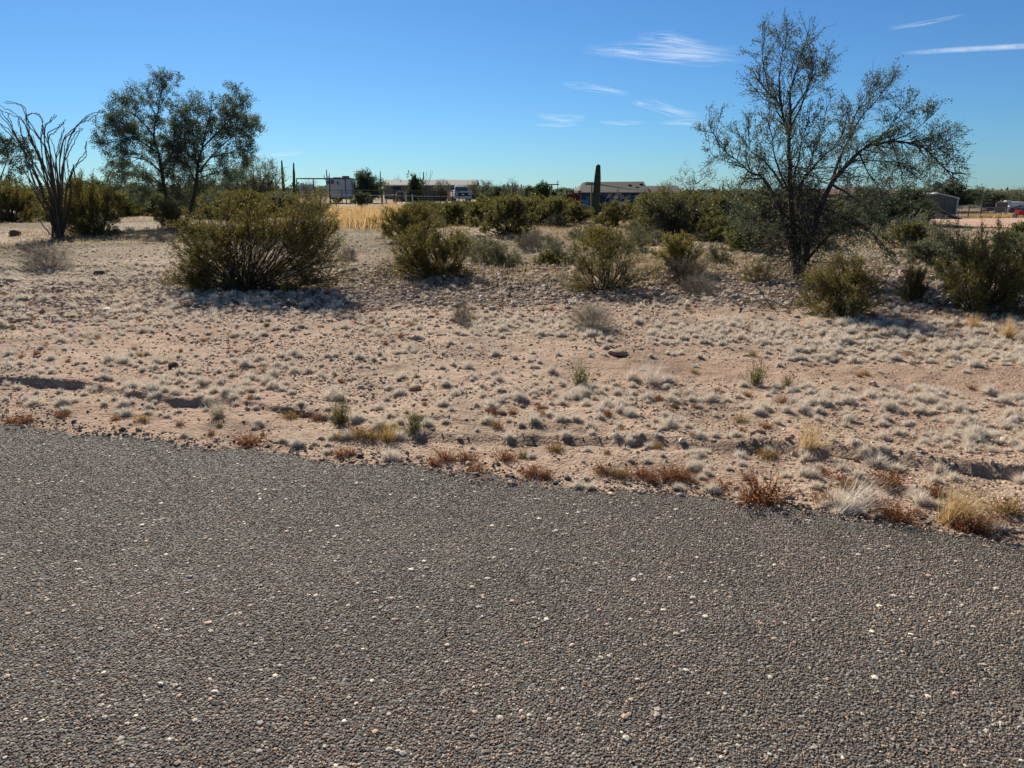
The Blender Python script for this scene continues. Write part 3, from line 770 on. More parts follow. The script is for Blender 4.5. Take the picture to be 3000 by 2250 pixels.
def traced_tree(name, seed, base_px, limbs, label, mapping, r_base, dens, mats, leaf, depth_amp, skirts=(), cat='tree', tw=(.5, .22), ln=10, zdrop=0, jit=.02, fill=1.0, shoots=0.0, skirt=None, trim=.9):
    """limbs: list of (points in the traced frame, start radius, depth at tip). Each limb gets its own distance."""
    b = G(*base_px); P = Plant(seed); R = P.R; Y0 = b.y
    for pts, r0, dep, lv in limbs:
        n = len(pts); W3 = []
        for i, (u, v) in enumerate(pts):
            px, py = mapping(u, v); t = i / (n - 1)
            W3.append(ATY(px, py, Y0 + dep[0] + (dep[1] - dep[0]) * t + R.gauss(0, .05)) - b)
        # smooth resample
        m = max(6, 3 * n); A = np.array([tuple(w) for w in W3]); k = np.linspace(0, 1, n); tt = np.linspace(0, 1, m)
        sm = np.stack([np.interp(tt, k, A[:, c]) for c in range(3)], 1)
        sm[1:-1] = (sm[:-2] + 2 * sm[1:-1] + sm[2:]) / 4
        sm += P.g.normal(0, .012, sm.shape) * np.linspace(0, 1, m)[:, None]
        if lv > 0: sm = sm[:max(4, int(len(sm) * trim))]; m = len(sm)
        q = [tuple(v) for v in sm]; L = float(np.linalg.norm(np.diff(sm, axis=0), axis=1).sum())
        P.wood_r(q, [max(.006, r0 * (.72 * (1 - i / (m - 1)) ** 1.3 + .10)) for i in range(m)])
        if lv <= 0: continue
        nb = max(3, int(L * dens * lv))
        for _ in range(nb):
            t = R.uniform(.22, 1.0); p, d = lerp_path(q, t)
            bl = tw[0] * R.uniform(.5, 1.25) * (1.15 - .45 * t)
            bp = path(p, side_dir(d, R.uniform(.4, 1.1), R), bl, 5, .14, .05 - zdrop, R); P.wood(bp, max(.005, r0 * .16), .003, True)
            for _ in range(R.randint(3, 5)):
                q2, d2 = lerp_path(bp, R.uniform(.25, 1))
                tp = path(q2, side_dir(d2, R.uniform(.4, 1.0), R), tw[1] * R.uniform(.6, 1.4), 3, .18, .02 - zdrop, R); P.wood(tp, .003, .002, True)
                if R.random() < fill: P.leaves(tp, ln, .1, .9, jit)
        for _ in range(int(L * shoots * lv)):          # long upright shoots with a clump of leaves at the end
            t = R.uniform(.45, 1.0); p, d = lerp_path(q, t)
            sh = path(p, nrm((d[0] * .5 + R.gauss(0, .3), d[1] * .5 + R.gauss(0, .3), .75)), tw[0] * R.uniform(.35, .8), 5, .12, .06, R); P.wood(sh, .005, .002, True)
            for _ in range(3):
                q2, d2 = lerp_path(sh, R.uniform(.35, 1)); tp = path(q2, side_dir(d2, .6, R), tw[1] * R.uniform(.5, 1.1), 3, .18, .05, R); P.wood(tp, .003, .002, True); P.leaves(tp, ln // 2, .1, .9, jit)
    if skirt:                                           # dry interlaced twigs about the lower trunk
        for _ in range(skirt[0]):
            z = R.uniform(.15, 1.0) * skirt[2]; az = R.uniform(0, 6.28)
            tp = path((R.gauss(0, .12), R.gauss(0, .12), z), (math.cos(az), math.sin(az), R.uniform(-.5, .5)), skirt[1] * R.uniform(.4, 1.3), 5, .3, -.02, R); P.wood(tp, .007, .003, True)
            for _ in range(3):
                q2, d2 = lerp_path(tp, R.uniform(.3, 1)); t2 = path(q2, side_dir(d2, R.uniform(.5, 1.2), R), skirt[1] * R.uniform(.25, .6), 4, .3, -.02, R); P.wood(t2, .004, .002, True)
                if R.random() < .25: P.leaves(t2, ln, .1, .9, jit)
    root = empty(name, b, label, cat)
    wood_leaf(root, P, 'trunk', 'crown', mats[0], mats[1], *leaf)
    return root


def mapR(u, v): return 2000 + u / 2.212, 20 + v / 2.212


RT = [
    ([(740, 1765), (722, 1500), (705, 1300), (692, 1150), (700, 1040), (685, 950), (690, 850), (660, 750), (640, 650), (560, 550), (470, 470), (430, 350), (385, 260)], .085, (0, .4), 1.0),
    ([(688, 860), (700, 700), (690, 560), (740, 400), (790, 270), (810, 130), (885, 65)], .035, (.1, -.4), 1.3),
    ([(642, 660), (620, 480), (640, 330), (680, 180), (690, 50)], .028, (.2, .7), 1.3),
    ([(560, 550), (530, 400), (510, 250), (565, 130)], .02, (.3, .1), 1.1),
    ([(698, 700), (790, 560), (860, 430), (950, 390), (1015, 340)], .022, (0, .6), 1.2),
    ([(690, 800), (770, 640), (830, 480), (850, 330), (900, 190)], .024, (.1, -.7), 1.2),
    ([(640, 650), (560, 620), (500, 580), (460, 530)], .016, (.1, -.3), 1.0),
    ([(700, 1560), (650, 1350), (565, 1180), (520, 1100), (420, 1070), (340, 980), (230, 905), (110, 880)], .055, (0, -.7), 1.3),
    ([(655, 1180), (600, 1080), (520, 990), (430, 930), (380, 850), (325, 680)], .03, (0, .6), 1.3),
    ([(690, 1200), (630, 1080), (590, 950), (580, 850), (545, 720), (480, 670)], .026, (0, -.5), 1.1),
    ([(240, 905), (200, 820), (150, 750)], .012, (-.6, -.8), 1.5), ([(330, 980), (240, 960), (160, 990)], .012, (-.5, -.2), 1.5),
    ([(430, 930), (430, 830), (410, 740)], .012, (.3, .3), 1.3),
    ([(765, 1720), (830, 1500), (900, 1280), (960, 1150), (1010, 1080), (1080, 1010), (1140, 940), (1230, 890), (1350, 870), (1480, 880), (1580, 920), (1650, 1000), (1720, 1060), (1800, 1110), (1900, 1170), (1985, 1190)], .07, (0, -.6), 1.35),
    ([(960, 1150), (990, 1060), (1030, 950), (1080, 850), (1110, 700), (1190, 600), (1230, 480), (1270, 395)], .035, (0, .8), 1.4),
    ([(1010, 1085), (1100, 1000), (1200, 990), (1300, 1000), (1350, 1080), (1400, 1190)], .026, (0, .7), 1.3),
    ([(1080, 850), (1150, 720), (1260, 600), (1330, 510), (1405, 455)], .022, (.5, .2), 1.3),
    ([(1230, 890), (1330, 800), (1420, 700), (1485, 600)], .018, (-.3, .4), 1.2),
    ([(1350, 870), (1480, 820), (1580, 740), (1635, 665)], .018, (-.3, -.8), 1.2),
    ([(740, 1180), (820, 1070), (920, 960), (1020, 880), (1060, 760), (1070, 590)], .03, (0, -.8), 1.2),
    ([(740, 1250), (790, 1100), (850, 950), (900, 820), (930, 660), (950, 560)], .026, (0, .9), 1.2),
    ([(720, 1100), (760, 960), (770, 850), (810, 760), (870, 650)], .022, (0, -.9), 1.3),
    ([(1480, 880), (1600, 850), (1700, 860), (1790, 880)], .014, (-.4, -.1), 1.5), ([(1580, 920), (1620, 880), (1720, 960), (1770, 1010)], .014, (-.4, -.9), 1.4),
    ([(1300, 1000), (1420, 1010), (1520, 1060), (1580, 1120)], .014, (.4, .1), 1.3),
    ([(800, 1650), (960, 1460), (1120, 1390), (1230, 1460), (1340, 1590), (1460, 1690)], .035, (0, -.9), 1.5),
    ([(880, 1330), (1000, 1250), (1120, 1220), (1230, 1280), (1290, 1380)], .024, (0, .4), 1.6),
    ([(720, 1400), (600, 1290), (500, 1310), (440, 1420), (420, 1560)], .026, (0, -.6), 1.0),
    ([(700, 1420), (560, 1380), (420, 1400), (310, 1480)], .022, (0, .6), 1.3),
    ([(730, 1500), (640, 1480), (560, 1540), (520, 1640)], .02, (0, -.5), 1.2),
    ([(800, 1560), (920, 1520), (1060, 1560), (1180, 1650)], .024, (0, .5), 1.5),
    ([(960, 1150), (1060, 1200), (1180, 1290), (1280, 1420), (1330, 1560)], .028, (0, .8), 1.7), ([(1140, 940), (1200, 1080), (1280, 1180), (1330, 1310)], .02, (0, -.5), 1.7), ([(1350, 870), (1400, 1000), (1430, 1120), (1420, 1250)], .018, (0, .3), 1.7),
    ([(560, 1180), (480, 1250), (400, 1360), (340, 1500)], .022, (0, .5), 1.6), ([(420, 1070), (380, 1160), (300, 1250), (260, 1350)], .018, (0, -.4), 1.5), ([(900, 1300), (1020, 1340), (1120, 1440), (1180, 1560)], .024, (0, -.6), 1.7), ([(1580, 920), (1600, 1020), (1590, 1100)], .012, (0, .4), 1.6),
    ([(735, 1760), (690, 1560), (670, 1420), (600, 1340)], .04, (0, .4), 1.0), ([(755, 1760), (760, 1500), (740, 1300), (770, 1150), (760, 1000)], .05, (0, .5), 1.0),
    ([(760, 1760), (800, 1560), (850, 1380), (870, 1200)], .04, (0, -.3), 1.1),
]
traced_tree('ironwood_tree', 301, (2332, 815), RT, 'tallest tree, multi stemmed and open, with airy upright twigs, on the right', mapR, .1, 12.0, (M['bark'], M['iron']), (.034, .015), 1.0, tw=(.46, .17), ln=20, fill=.60, jit=.030, shoots=5.0, skirt=(300, .95, 1.9), trim=.85)


def mapL(u, v): return u / 2.765, 180 + v / 2.765


LT = [
    ([(1465, 1335), (1400, 1200), (1340, 1080), (1310, 900), (1290, 750), (1240, 600), (1270, 450), (1310, 250), (1330, 100), (1440, 50)], .15, (0, .6), 1.2),
    ([(1310, 900), (1200, 800), (1050, 770), (900, 800), (790, 870)], .06, (0, -.9), 1.3),
    ([(1290, 750), (1150, 650), (1020, 560), (900, 520), (810, 505)], .05, (0, .8), 1.3),
    ([(1240, 600), (1150, 480), (1060, 420), (1020, 330), (1040, 290)], .045, (0, -.6), 1.3),
    ([(1150, 650), (1020, 600), (900, 640), (760, 640)], .035, (.2, -.4), 1.4),
    ([(1060, 560), (960, 470), (870, 390)], .03, (.2, .6), 1.0),
    ([(1310, 850), (1400, 750), (1450, 650), (1470, 450), (1470, 220)], .05, (0, .9), 1.2),
    ([(1270, 450), (1200, 330), (1180, 180)], .035, (.4, 0), 1.2), ([(1300, 350), (1370, 250), (1390, 130)], .03, (.4, .9), 1.0),
    ([(1495, 1330), (1560, 1150), (1590, 1000), (1600, 850), (1640, 700), (1680, 500), (1720, 350), (1730, 195)], .14, (0, -.3), 1.2),
    ([(1610, 900), (1700, 780), (1800, 680), (1900, 600), (2000, 560), (2120, 600)], .06, (0, .5), 1.4),
    ([(1640, 700), (1780, 560), (1880, 450), (1920, 300), (1910, 235)], .05, (0, -.9), 1.3),
    ([(1600, 850), (1560, 650), (1560, 450), (1610, 215)], .05, (0, .9), 1.2),
    ([(1700, 780), (1850, 740), (1960, 740), (2010, 680)], .04, (0, -.6), 1.4), ([(1780, 560), (1900, 520), (2000, 500), (2080, 510)], .035, (-.3, .3), 1.3),
    ([(1880, 450), (1960, 400), (2000, 360)], .025, (-.5, -.7), 1.3),
    ([(1590, 1000), (1530, 850), (1440, 720), (1380, 640)], .045, (0, -.8), 1.2),
    ([(1600, 900), (1750, 860), (1850, 900), (1900, 980)], .035, (0, .3), 1.3), ([(1330, 1000), (1200, 950), (1080, 980), (1000, 1080)], .035, (0, .5), 1.3),
    ([(1310, 900), (1380, 800), (1420, 600), (1400, 400)], .04, (0, .2), 1.3), ([(1600, 850), (1500, 700), (1490, 500), (1530, 330)], .04, (0, -.5), 1.3), ([(1290, 750), (1180, 720), (1100, 640), (1040, 500)], .035, (0, .9), 1.3),
    ([(1310, 1000), (1200, 900), (1020, 870), (860, 900)], .04, (0, .2), 1.4), ([(1600, 950), (1750, 900), (1880, 840), (1990, 800)], .04, (0, -.2), 1.4), ([(1330, 1040), (1250, 1050), (1120, 1110)], .03, (0, -.4), 1.4), ([(1580, 1050), (1660, 1060), (1740, 1130)], .03, (0, .4), 1.4), ([(1310, 880), (1360, 920), (1430, 900), (1500, 860)], .03, (0, .7), 1.4),
    ([(1640, 700), (1740, 600), (1800, 450), (1810, 320)], .035, (0, .7), 1.3), ([(1240, 600), (1130, 560), (1000, 480)], .03, (0, .1), 1.4),
    ([(1340, 1060), (1420, 980), (1480, 1040), (1490, 1140)], .03, (0, -.4), 1.3), ([(1320, 950), (1220, 1000), (1200, 1120)], .03, (0, -.7), 1.2), ([(1590, 1000), (1680, 1000), (1740, 1080)], .03, (0, -.7), 1.2),
]
traced_tree('mesquite_tree', 302, (534, 662), LT, 'rounded leafy tree with a forked trunk, right of the large ocotillo', mapL, .15, 7.2, (M['bark'], M['iron']), (.068, .032), 1.0, tw=(.95, .34), ln=42, fill=.95, jit=.06, shoots=1.6, skirt=(200, 1.1, 3.4), trim=.84)

# left-edge dark tree, palo verde by the saguaro
ET = [([(0, 1165), (-10, 1000), (-30, 850), (-60, 700), (-60, 600)], .14, (0, .8), 1.3), ([(-8, 980), (50, 820), (80, 700), (60, 600)], .08, (0, -.8), 1.4), ([(-5, 1020), (90, 880), (150, 780), (220, 740), (290, 760)], .07, (0, .8), 1.4),
      ([(-5, 1060), (90, 980), (200, 900), (280, 880)], .06, (0, -.8), 1.4), ([(-20, 900), (-130, 760), (-200, 680)], .07, (0, .4), 1.2), ([(70, 840), (140, 720), (170, 660)], .05, (-.3, .6), 1.4), ([(-30, 850), (0, 720), (10, 620)], .06, (0, -.9), 1.4), ([(0, 1100), (60, 1050), (140, 1040)], .05, (0, .5), 1.4)]
traced_tree('mesquite_tree', 303, (-5, 602), ET, 'dark leafy tree cut off by the left edge behind the ocotillo', mapL, .12, 3.0, (M['bark'], M['mesq']), (.15, .08), 1.0, tw=(1.3, .6), ln=22, jit=.10, trim=.92)


def mapP(u, v): return 1600 + u / 4.022, 420 + v / 4.022


PT = [([(1440, 1090), (1520, 940), (1600, 860), (1700, 800), (1820, 740), (1900, 700)], .06, (0, -.3), 1.2), ([(1430, 1080), (1500, 850), (1600, 700), (1700, 600), (1760, 480), (1790, 290)], .05, (0, .4), 1.1),
      ([(1700, 600), (1620, 480), (1580, 400)], .025, (.3, .5), 1.0), ([(1760, 480), (1850, 420), (1890, 350)], .025, (.3, 0), 1.0), ([(1700, 600), (1850, 560), (1960, 480)], .025, (.2, -.3), 1.0),
      ([(1420, 1080), (1340, 860), (1290, 700), (1260, 560)], .045, (0, -.5), 1.5), ([(1420, 1080), (1260, 900), (1150, 780), (1090, 700)], .04, (0, .4), 1.5), ([(1430, 1080), (1430, 850), (1420, 680), (1400, 540)], .045, (0, .3), 1.5),
      ([(1450, 1080), (1540, 860), (1560, 720), (1520, 560)], .04, (0, -.6), 1.5), ([(1400, 1090), (1220, 1000), (1110, 980)], .03, (0, -.6), 1.5), ([(1450, 1090), (1620, 980), (1720, 930)], .03, (0, .5), 1.4)]
traced_tree('palo_verde_tree', 304, (1958, 690), PT, 'bushy low palo verde right of the saguaro, one limb rising above the roof', mapP, .06, 7.5, (M['bark'], M['creo_far']), (.055, .018), 1.0, tw=(.65, .3), ln=10, jit=.03)

# -------- ocotillos
OC = [[(400, 1200), (280, 900), (170, 680), (90, 520), (0, 390), (-40, 330)], [(380, 1150), (250, 800), (140, 630), (60, 540), (0, 505), (-60, 480)], [(420, 1150), (320, 780), (230, 560), (180, 470), (100, 400), (0, 360)],
      [(430, 1150), (340, 800), (240, 640), (215, 480), (190, 360), (50, 320)], [(440, 1100), (400, 760), (340, 660), (290, 570), (200, 440), (270, 415), (330, 430), (345, 500)], [(450, 1100), (385, 800), (355, 600), (360, 520), (430, 470), (460, 430)],
      [(460, 1100), (400, 700), (380, 580), (450, 545), (510, 520), (535, 470)], [(500, 1100), (520, 800), (560, 620), (620, 520), (700, 440), (780, 410), (840, 405)], [(490, 1000), (480, 800), (510, 620), (580, 560), (650, 500), (720, 450)],
      [(505, 1050), (500, 850), (560, 680), (610, 590), (655, 535)], [(540, 1000), (580, 880), (640, 800), (700, 730), (690, 640)], [(430, 1000), (330, 780), (280, 660), (250, 600)], [(420, 1050), (300, 860), (210, 720), (160, 560), (150, 460)],
      [(440, 1050), (350, 850), (330, 640), (340, 500), (360, 560)], [(470, 1050), (440, 840), (400, 690), (330, 540)], [(480, 1000), (450, 800), (480, 640), (520, 530)], [(560, 1150), (575, 950), (600, 860)], [(560, 1200), (580, 1050), (550, 900), (540, 780)],
      [(380, 1230), (260, 1000), (190, 870), (130, 740)], [(395, 1180), (280, 980), (200, 760), (110, 560), (60, 420)], [(360, 1350), (290, 1240), (280, 1180)], [(500, 1150), (505, 950), (520, 720), (540, 600)], [(470, 1150), (420, 950), (390, 780), (370, 640)],
      [(460, 1180), (380, 980), (320, 820), (270, 600)], [(440, 1200), (330, 1000), (270, 860), (240, 700), (180, 600)], [(480, 1150), (470, 900), (440, 700), (400, 600)], [(520, 1180), (540, 1000), (520, 880), (530, 700)], [(410, 1220), (300, 1040), (230, 930), (170, 640)]]


_r = random.Random(99)
OC += [[(u + _r.uniform(-26, 26) * (i + 1) / len(p), v + _r.uniform(-10, 40)) for i, (u, v) in enumerate(p)] for p in OC[:20] if len(p) >= 4]


def ocotillo(base_px, canes, mapping, label, r0, mat, amp, seed, straight=False):
    b = G(*base_px); R = random.Random(seed); g = np.random.default_rng(seed); root = empty('ocotillo', b, label, 'ocotillo')
    Y0 = b.y
    for cnum, pts in enumerate(canes):
        dep = R.uniform(-amp, amp); off = Vector((R.gauss(0, .07), R.gauss(0, .07), 0))
        A = [(off.x, off.y, -.03)]
        for i, (u, v) in enumerate(pts):
            t = (i + 1) / len(pts); w = ATY(*mapping(u, v), Y0 + dep * t) - b; A.append(tuple(w))
        A = np.array(A); n = 4 * len(A); k = np.linspace(0, 1, len(A)); tt = np.linspace(0, 1, n)
        sm = np.stack([np.interp(tt, k, A[:, c]) for c in range(3)], 1); sm[1:-1] = (sm[:-2] + 2 * sm[1:-1] + sm[2:]) / 4; sm += g.normal(0, r0 * .8, sm.shape) * np.linspace(0, 1, n)[:, None]
        V, Q = tubes([([tuple(p) for p in sm], list(np.linspace(r0, r0 * .38, n)))], 5)
        # short spines along the cane
        sp, sdir = [], []
        for _ in range(int(n * 5)):
            p, d = lerp_path([tuple(p) for p in sm], R.uniform(.05, 1)); sp.append(p); sdir.append(side_dir(d, 1.3, R))
        v2, q2 = leaf_quads(sp, sdir, r0 * 2.2, r0 * .35, g)
        np_obj('cane', np_mesh('cane', np.concatenate([V, v2]), np.concatenate([Q, q2 + len(V)]), None, [mat], True), root)
    P = Plant(seed); P.wood([(0, 0, -.1), (0, 0, .02), (0.02, 0, .12), (.02, 0, .22)], r0 * 7, r0 * 4)
    np_obj('root_crown', P.wood_mesh('root_crown', mat, 9), root)
    return root


ocotillo((175, 700), OC, mapL, 'large leafless ocotillo with dozens of long grey canes, at the left', .022, M['cane'], 1.1, 401)


def mapO(u, v): return 2500 + u / 3.318, 450 + v / 3.318


OR = [[(470, 800), (420, 700), (390, 640)], [(480, 800), (440, 680), (430, 600)], [(490, 790), (470, 660), (465, 590)], [(500, 790), (500, 660), (510, 570)], [(505, 790), (540, 660), (560, 580)], [(510, 790), (570, 680), (620, 600)],
      [(520, 790), (610, 680), (690, 590)], [(525, 800), (640, 690), (720, 600), (790, 560)], [(530, 810), (620, 720), (700, 660)], [(515, 790), (560, 700), (640, 580), (690, 520)], [(495, 800), (455, 720), (410, 650)], [(500, 790), (520, 700), (535, 600)], [(520, 800), (590, 700), (650, 640)]]
ocotillo((2652, 716), OR, mapO, 'green caned ocotillo with short fanned canes, under the tall tree near the dirt lot', .027, M['greencane'], .7, 402)


def mapF(u, v): return 1100 + u / 7.373, 490 + v / 7.373


ocotillo((1250, 592), [[(1080, 500), (1010, 350), (960, 220), (950, 110)], [(1090, 480), (1100, 360), (1180, 200), (1190, 50)], [(1095, 490), (1150, 340), (1210, 180), (1250, 70)], [(1090, 500), (1080, 330), (1100, 190), (1090, 90)], [(1085, 500), (1030, 400), (1000, 330)]], mapF,
         'tall thin ocotillo rising in front of the grey roofed house', .035, M['cane'], .8, 403)
ocotillo((1062, 614), [[(0, 0)] for _ in range(0)] + [[(-260, 900), (-330, 700), (-350, 600)], [(-250, 900), (-270, 650), (-280, 500)], [(-240, 900), (-200, 700), (-180, 560)], [(-230, 920), (-140, 760), (-90, 640)], [(-260, 930), (-380, 780), (-420, 700)]], mapF,
         'small dark ocotillo behind the tall golden grass', .03, M['cane'], .6, 404)


# -------- saguaros
def saguaro_mesh(name, axis, rad, ribs=18):
    A = np.array(axis, float); n = 40; k = np.linspace(0, 1, len(A)); tt = np.linspace(0, 1, n) ** .9
    pts = np.stack([np.interp(tt, k, A[:, c]) for c in range(3)], 1); rk = np.array(rad, float); r = np.interp(tt, np.linspace(0, 1, len(rk)), rk)
    r *= np.sqrt(np.clip(1 - ((tt - .955) / .045).clip(0, 1) ** 2, .0, 1)) * 1.0 + .0
    K = ribs * 4; ang = np.arange(K) * 2 * math.pi / K; mod = 1 + .085 * np.cos(ang * ribs)
    T = np.gradient(pts, axis=0); T /= np.linalg.norm(T, axis=1, keepdims=True); ref = np.array([0, 1., 0]); X = np.cross(T, ref); X /= np.linalg.norm(X, axis=1, keepdims=True) + 1e-9; Yv = np.cross(T, X)
    V = (pts[:, None] + r[:, None, None] * mod[None, :, None] * (np.cos(ang)[None, :, None] * X[:, None] + np.sin(ang)[None, :, None] * Yv[:, None])).reshape(-1, 3)
    i, j = np.meshgrid(np.arange(n - 1), np.arange(K), indexing='ij'); j2 = (j + 1) % K
    Q = np.stack([i * K + j, i * K + j2, (i + 1) * K + j2, (i + 1) * K + j], -1).reshape(-1, 4)
    return np_mesh(name, V, Q, None, [M['cactus']], True)


def saguaro(base, H, r, label, lean=0.0, arms=(), group=None, taper=.75):
    root = empty('saguaro_cactus', base, label, 'cactus', group)
    np_obj('body', saguaro_mesh('body', [(0, 0, -.1), (lean * .3, 0, H * .4), (lean * .75, 0, H * .75), (lean, 0, H)], [r * .92, r * 1.05, r * 1.05, r, r * .92, r * taper, r * taper * .8]), root)
    for az, z0, out, up in arms:
        c, s = math.cos(az), math.sin(az)
        np_obj('arm', saguaro_mesh('arm', [(0, 0, z0), (c * out * .7, s * out * .7, z0 + .02), (c * out, s * out, z0 + .25), (c * out, s * out, z0 + up * .6), (c * out, s * out, z0 + up)], [r * .55, r * .6, r * .62, r * .6, r * .45], 12), root)
    return root


def saguaro_px(px, by, top, wpx, label, Y=None, lean=0, arms=(), taper=.75, topx=None):
    b = G(px, by) if Y is None else None
    if Y is not None:
        b = ATY(px, 590, Y); b.z = float(TZ(b.x, Y))
    H = ATY(px, top, b.y).z - b.z; mp = (b.y * cP) / F
    if topx is not None: lean = ATY(topx, top, b.y).x - b.x
    return saguaro(b, H, wpx * mp * .5, label, lean, [(a, z * H, o * H, u * H) for a, z, o, u in arms], None, taper)


saguaro_px(1744, 642, 481, 19, 'thick armless saguaro standing alone before the blue house', topx=1753)
saguaro_px(833, 0, 469, 7.5, 'taller of two slim saguaros behind the largest creosote, on its left', Y=85, topx=825, taper=.6)
saguaro_px(863, 0, 476, 7, 'straight slim saguaro left of the trailer awning', Y=85, topx=860, taper=.6)
saguaro_px(962, 0, 496, 3.4, 'candelabra saguaro with raised arms above the white trailer', Y=150, arms=[(math.pi, .62, .10, .18), (0, .60, .10, .27), (-.3, .62, .06, .14)])
saguaro_px(1243, 0, 503, 3.6, 'slim dark saguaro rising behind the grey roofed house', Y=150)
saguaro_px(2106, 0, 540, 3.6, 'shorter of two thin saguaros right of the palo verde', Y=75)
saguaro_px(2115, 0, 528, 4.0, 'taller of two thin saguaros right of the palo verde', Y=75)
saguaro_px(1680, 0, 549, 2.4, 'tiny saguaro left of the blue house roof, shorter of a pair', Y=130)
saguaro_px(1686, 0, 545, 2.4, 'tiny saguaro left of the blue house roof, taller of a pair', Y=130)
saguaro_px(802, 628, 567, 11, 'short stubby dark saguaro hidden among shrubs behind the largest creosote', taper=.85)
saguaro_px(1118, 0, 500, 3, 'slim saguaro against the dark green tree by the trailer', Y=92)
saguaro_px(230, 0, 480, 4, 'small saguaro seen between the ocotillo and left tree', Y=90)


# -------- cholla and the dead snag beside the saguaro
def cholla(px, py, top, label, seed):
    b = G(px, py); H = ATY(px, top, b.y).z - b.z; P = Plant(seed); R = P.R
    def grow(p, d, L, r, lv):
        q = path(p, d, L, 3, .2, .05, R); P.wood(q, r, r * .85)
        if lv < 4:
            for _ in range(R.randint(2, 3)):
                grow(q[-1] if R.random() < .6 else q[2], side_dir(nrm(tuple(q[-1][i] - q[-2][i] for i in range(3))), R.uniform(.5, 1.1), R), L * .72, r * .85, lv + 1)
    for _ in range(4): grow((R.gauss(0, .1), R.gauss(0, .1), -.03), (R.gauss(0, .6), R.gauss(0, .6), .8), H * .36, .035, 0)
    o = np_obj('cholla_cactus', P.wood_mesh('cholla_cactus', M['cholla'], 6), None, b)
    return tag(o, label, 'cactus')


cholla(1376, 655, 600, 'branching brown cholla cactus left of the forked base creosote', 501)
cholla(1425, 658, 610, 'low pinkish cholla cactus just left of the forked base creosote', 502)
cholla(1775, 660, 605, 'dark spiny cholla cactus right of the saguaro foot', 503)
b = G(1793, 662); P = Plant(505)
for pts, r in (([(770, 960), (800, 900), (830, 870)], .03), ([(745, 920), (760, 850), (790, 790), (800, 740), (790, 680)], .045), ([(800, 770), (850, 755), (885, 750)], .03), ([(790, 720), (760, 660), (740, 620)], .02), ([(800, 740), (830, 680), (850, 640)], .02), ([(790, 700), (800, 640), (830, 600)], .015)):
    A = [ATY(*mapP(u, v), b.y + .15 * i) - b for i, (u, v) in enumerate(pts)]; P.wood([tuple(a) for a in A], r, r * .5)
    for _ in range(10):
        p, d = lerp_path([tuple(a) for a in A], P.R.uniform(.4, 1)); P.wood(path(p, side_dir(d, .6, P.R), .5, 4, .2, .05, P.R), .008, .003, True)
tag(np_obj('dead_tree', P.wood_mesh('dead_tree', M['deadwood'], 6), None, b), 'bleached dead forked snag to the right of the saguaro', 'dead tree')


# -------- middle-distance and far scrub
def band(n, x0, x1, y0, y1, keys, hr, label, group, seed, cat='shrub', avoid=()):
    R = random.Random(seed); done = []
    tries = 0
    while len(done) < n and tries < 4000:
        tries += 1
        px, py = R.uniform(x0, x1), y0 + (y1 - y0) * R.random() ** 1.2
        if any(a <= px <= c and d <= py <= e for a, c, d, e in avoid): continue
        b = G(px, py)
        if not (15 < b.y < 140): continue
        if any((b.x - q.x) ** 2 + (b.y - q.y) ** 2 < 1.6 for q in done): continue
        lim = 588 if 1130 < px < 1405 else 574 if px < 1650 and px > 1405 else 591 if 1650 <= px < 1910 else 590 if 850 < px <= 1130 else 556
        hmax = ATY(px, lim + R.uniform(0, 10), b.y).z - b.z
        if hmax < .3: continue
        done.append(b); put_shrub(R.choice(keys), b, min(R.uniform(*hr), hmax), label, cat, group, R.uniform(0, 6.28), R.uniform(.9, 1.25))


AV = [(960, 1190, 600, 800), (2600, 3000, 640, 720), (1340, 1700, 660, 760), (1700, 1790, 615, 660)]
band(75, 1130, 1720, 596, 664, ['far1', 'far2', 'far1'], (1.1, 1.9), 'olive creosote shrub in the scrub belt left of the saguaro', 'creosotes in the middle scrub belt', 601, avoid=AV)
band(55, 1760, 2420, 596, 690, ['far1', 'far2', 'far3'], (1.0, 1.7), 'olive shrub in the scrub belt between saguaro and tall tree', 'scrub right of the saguaro', 602, avoid=AV)
band(50, 0, 720, 592, 648, ['far1', 'far2', 'far1'], (1.4, 2.3), 'dim olive shrub in the belt behind ocotillo and left tree', 'scrub behind the left tree', 603)
band(60, 560, 1130, 598, 634, ['far1', 'far2', 'far3'], (1.0, 1.8), 'olive shrub along the fence behind the largest creosote', 'scrub along the trailer fence', 604, avoid=[(960, 1170, 596, 800)])
band(12, 2080, 2600, 640, 740, ['far2', 'far3', 'far1'], (.7, 1.3), 'low dusty shrub in the shade around the tall tree', 'low shrubs around the tall tree', 605)
band(26, 1250, 2200, 640, 780, ['bursage', 'dead', 'bursage'], (.3, .6), 'knee high grey bursage dotted over the open scrub', 'small grey bursage bushes', 606)
band(7, 2620, 3000, 700, 790, ['far1', 'bursage', 'far3'], (.5, .9), 'low shrub along the near edge of the dirt lot', 'shrubs edging the dirt lot', 607)


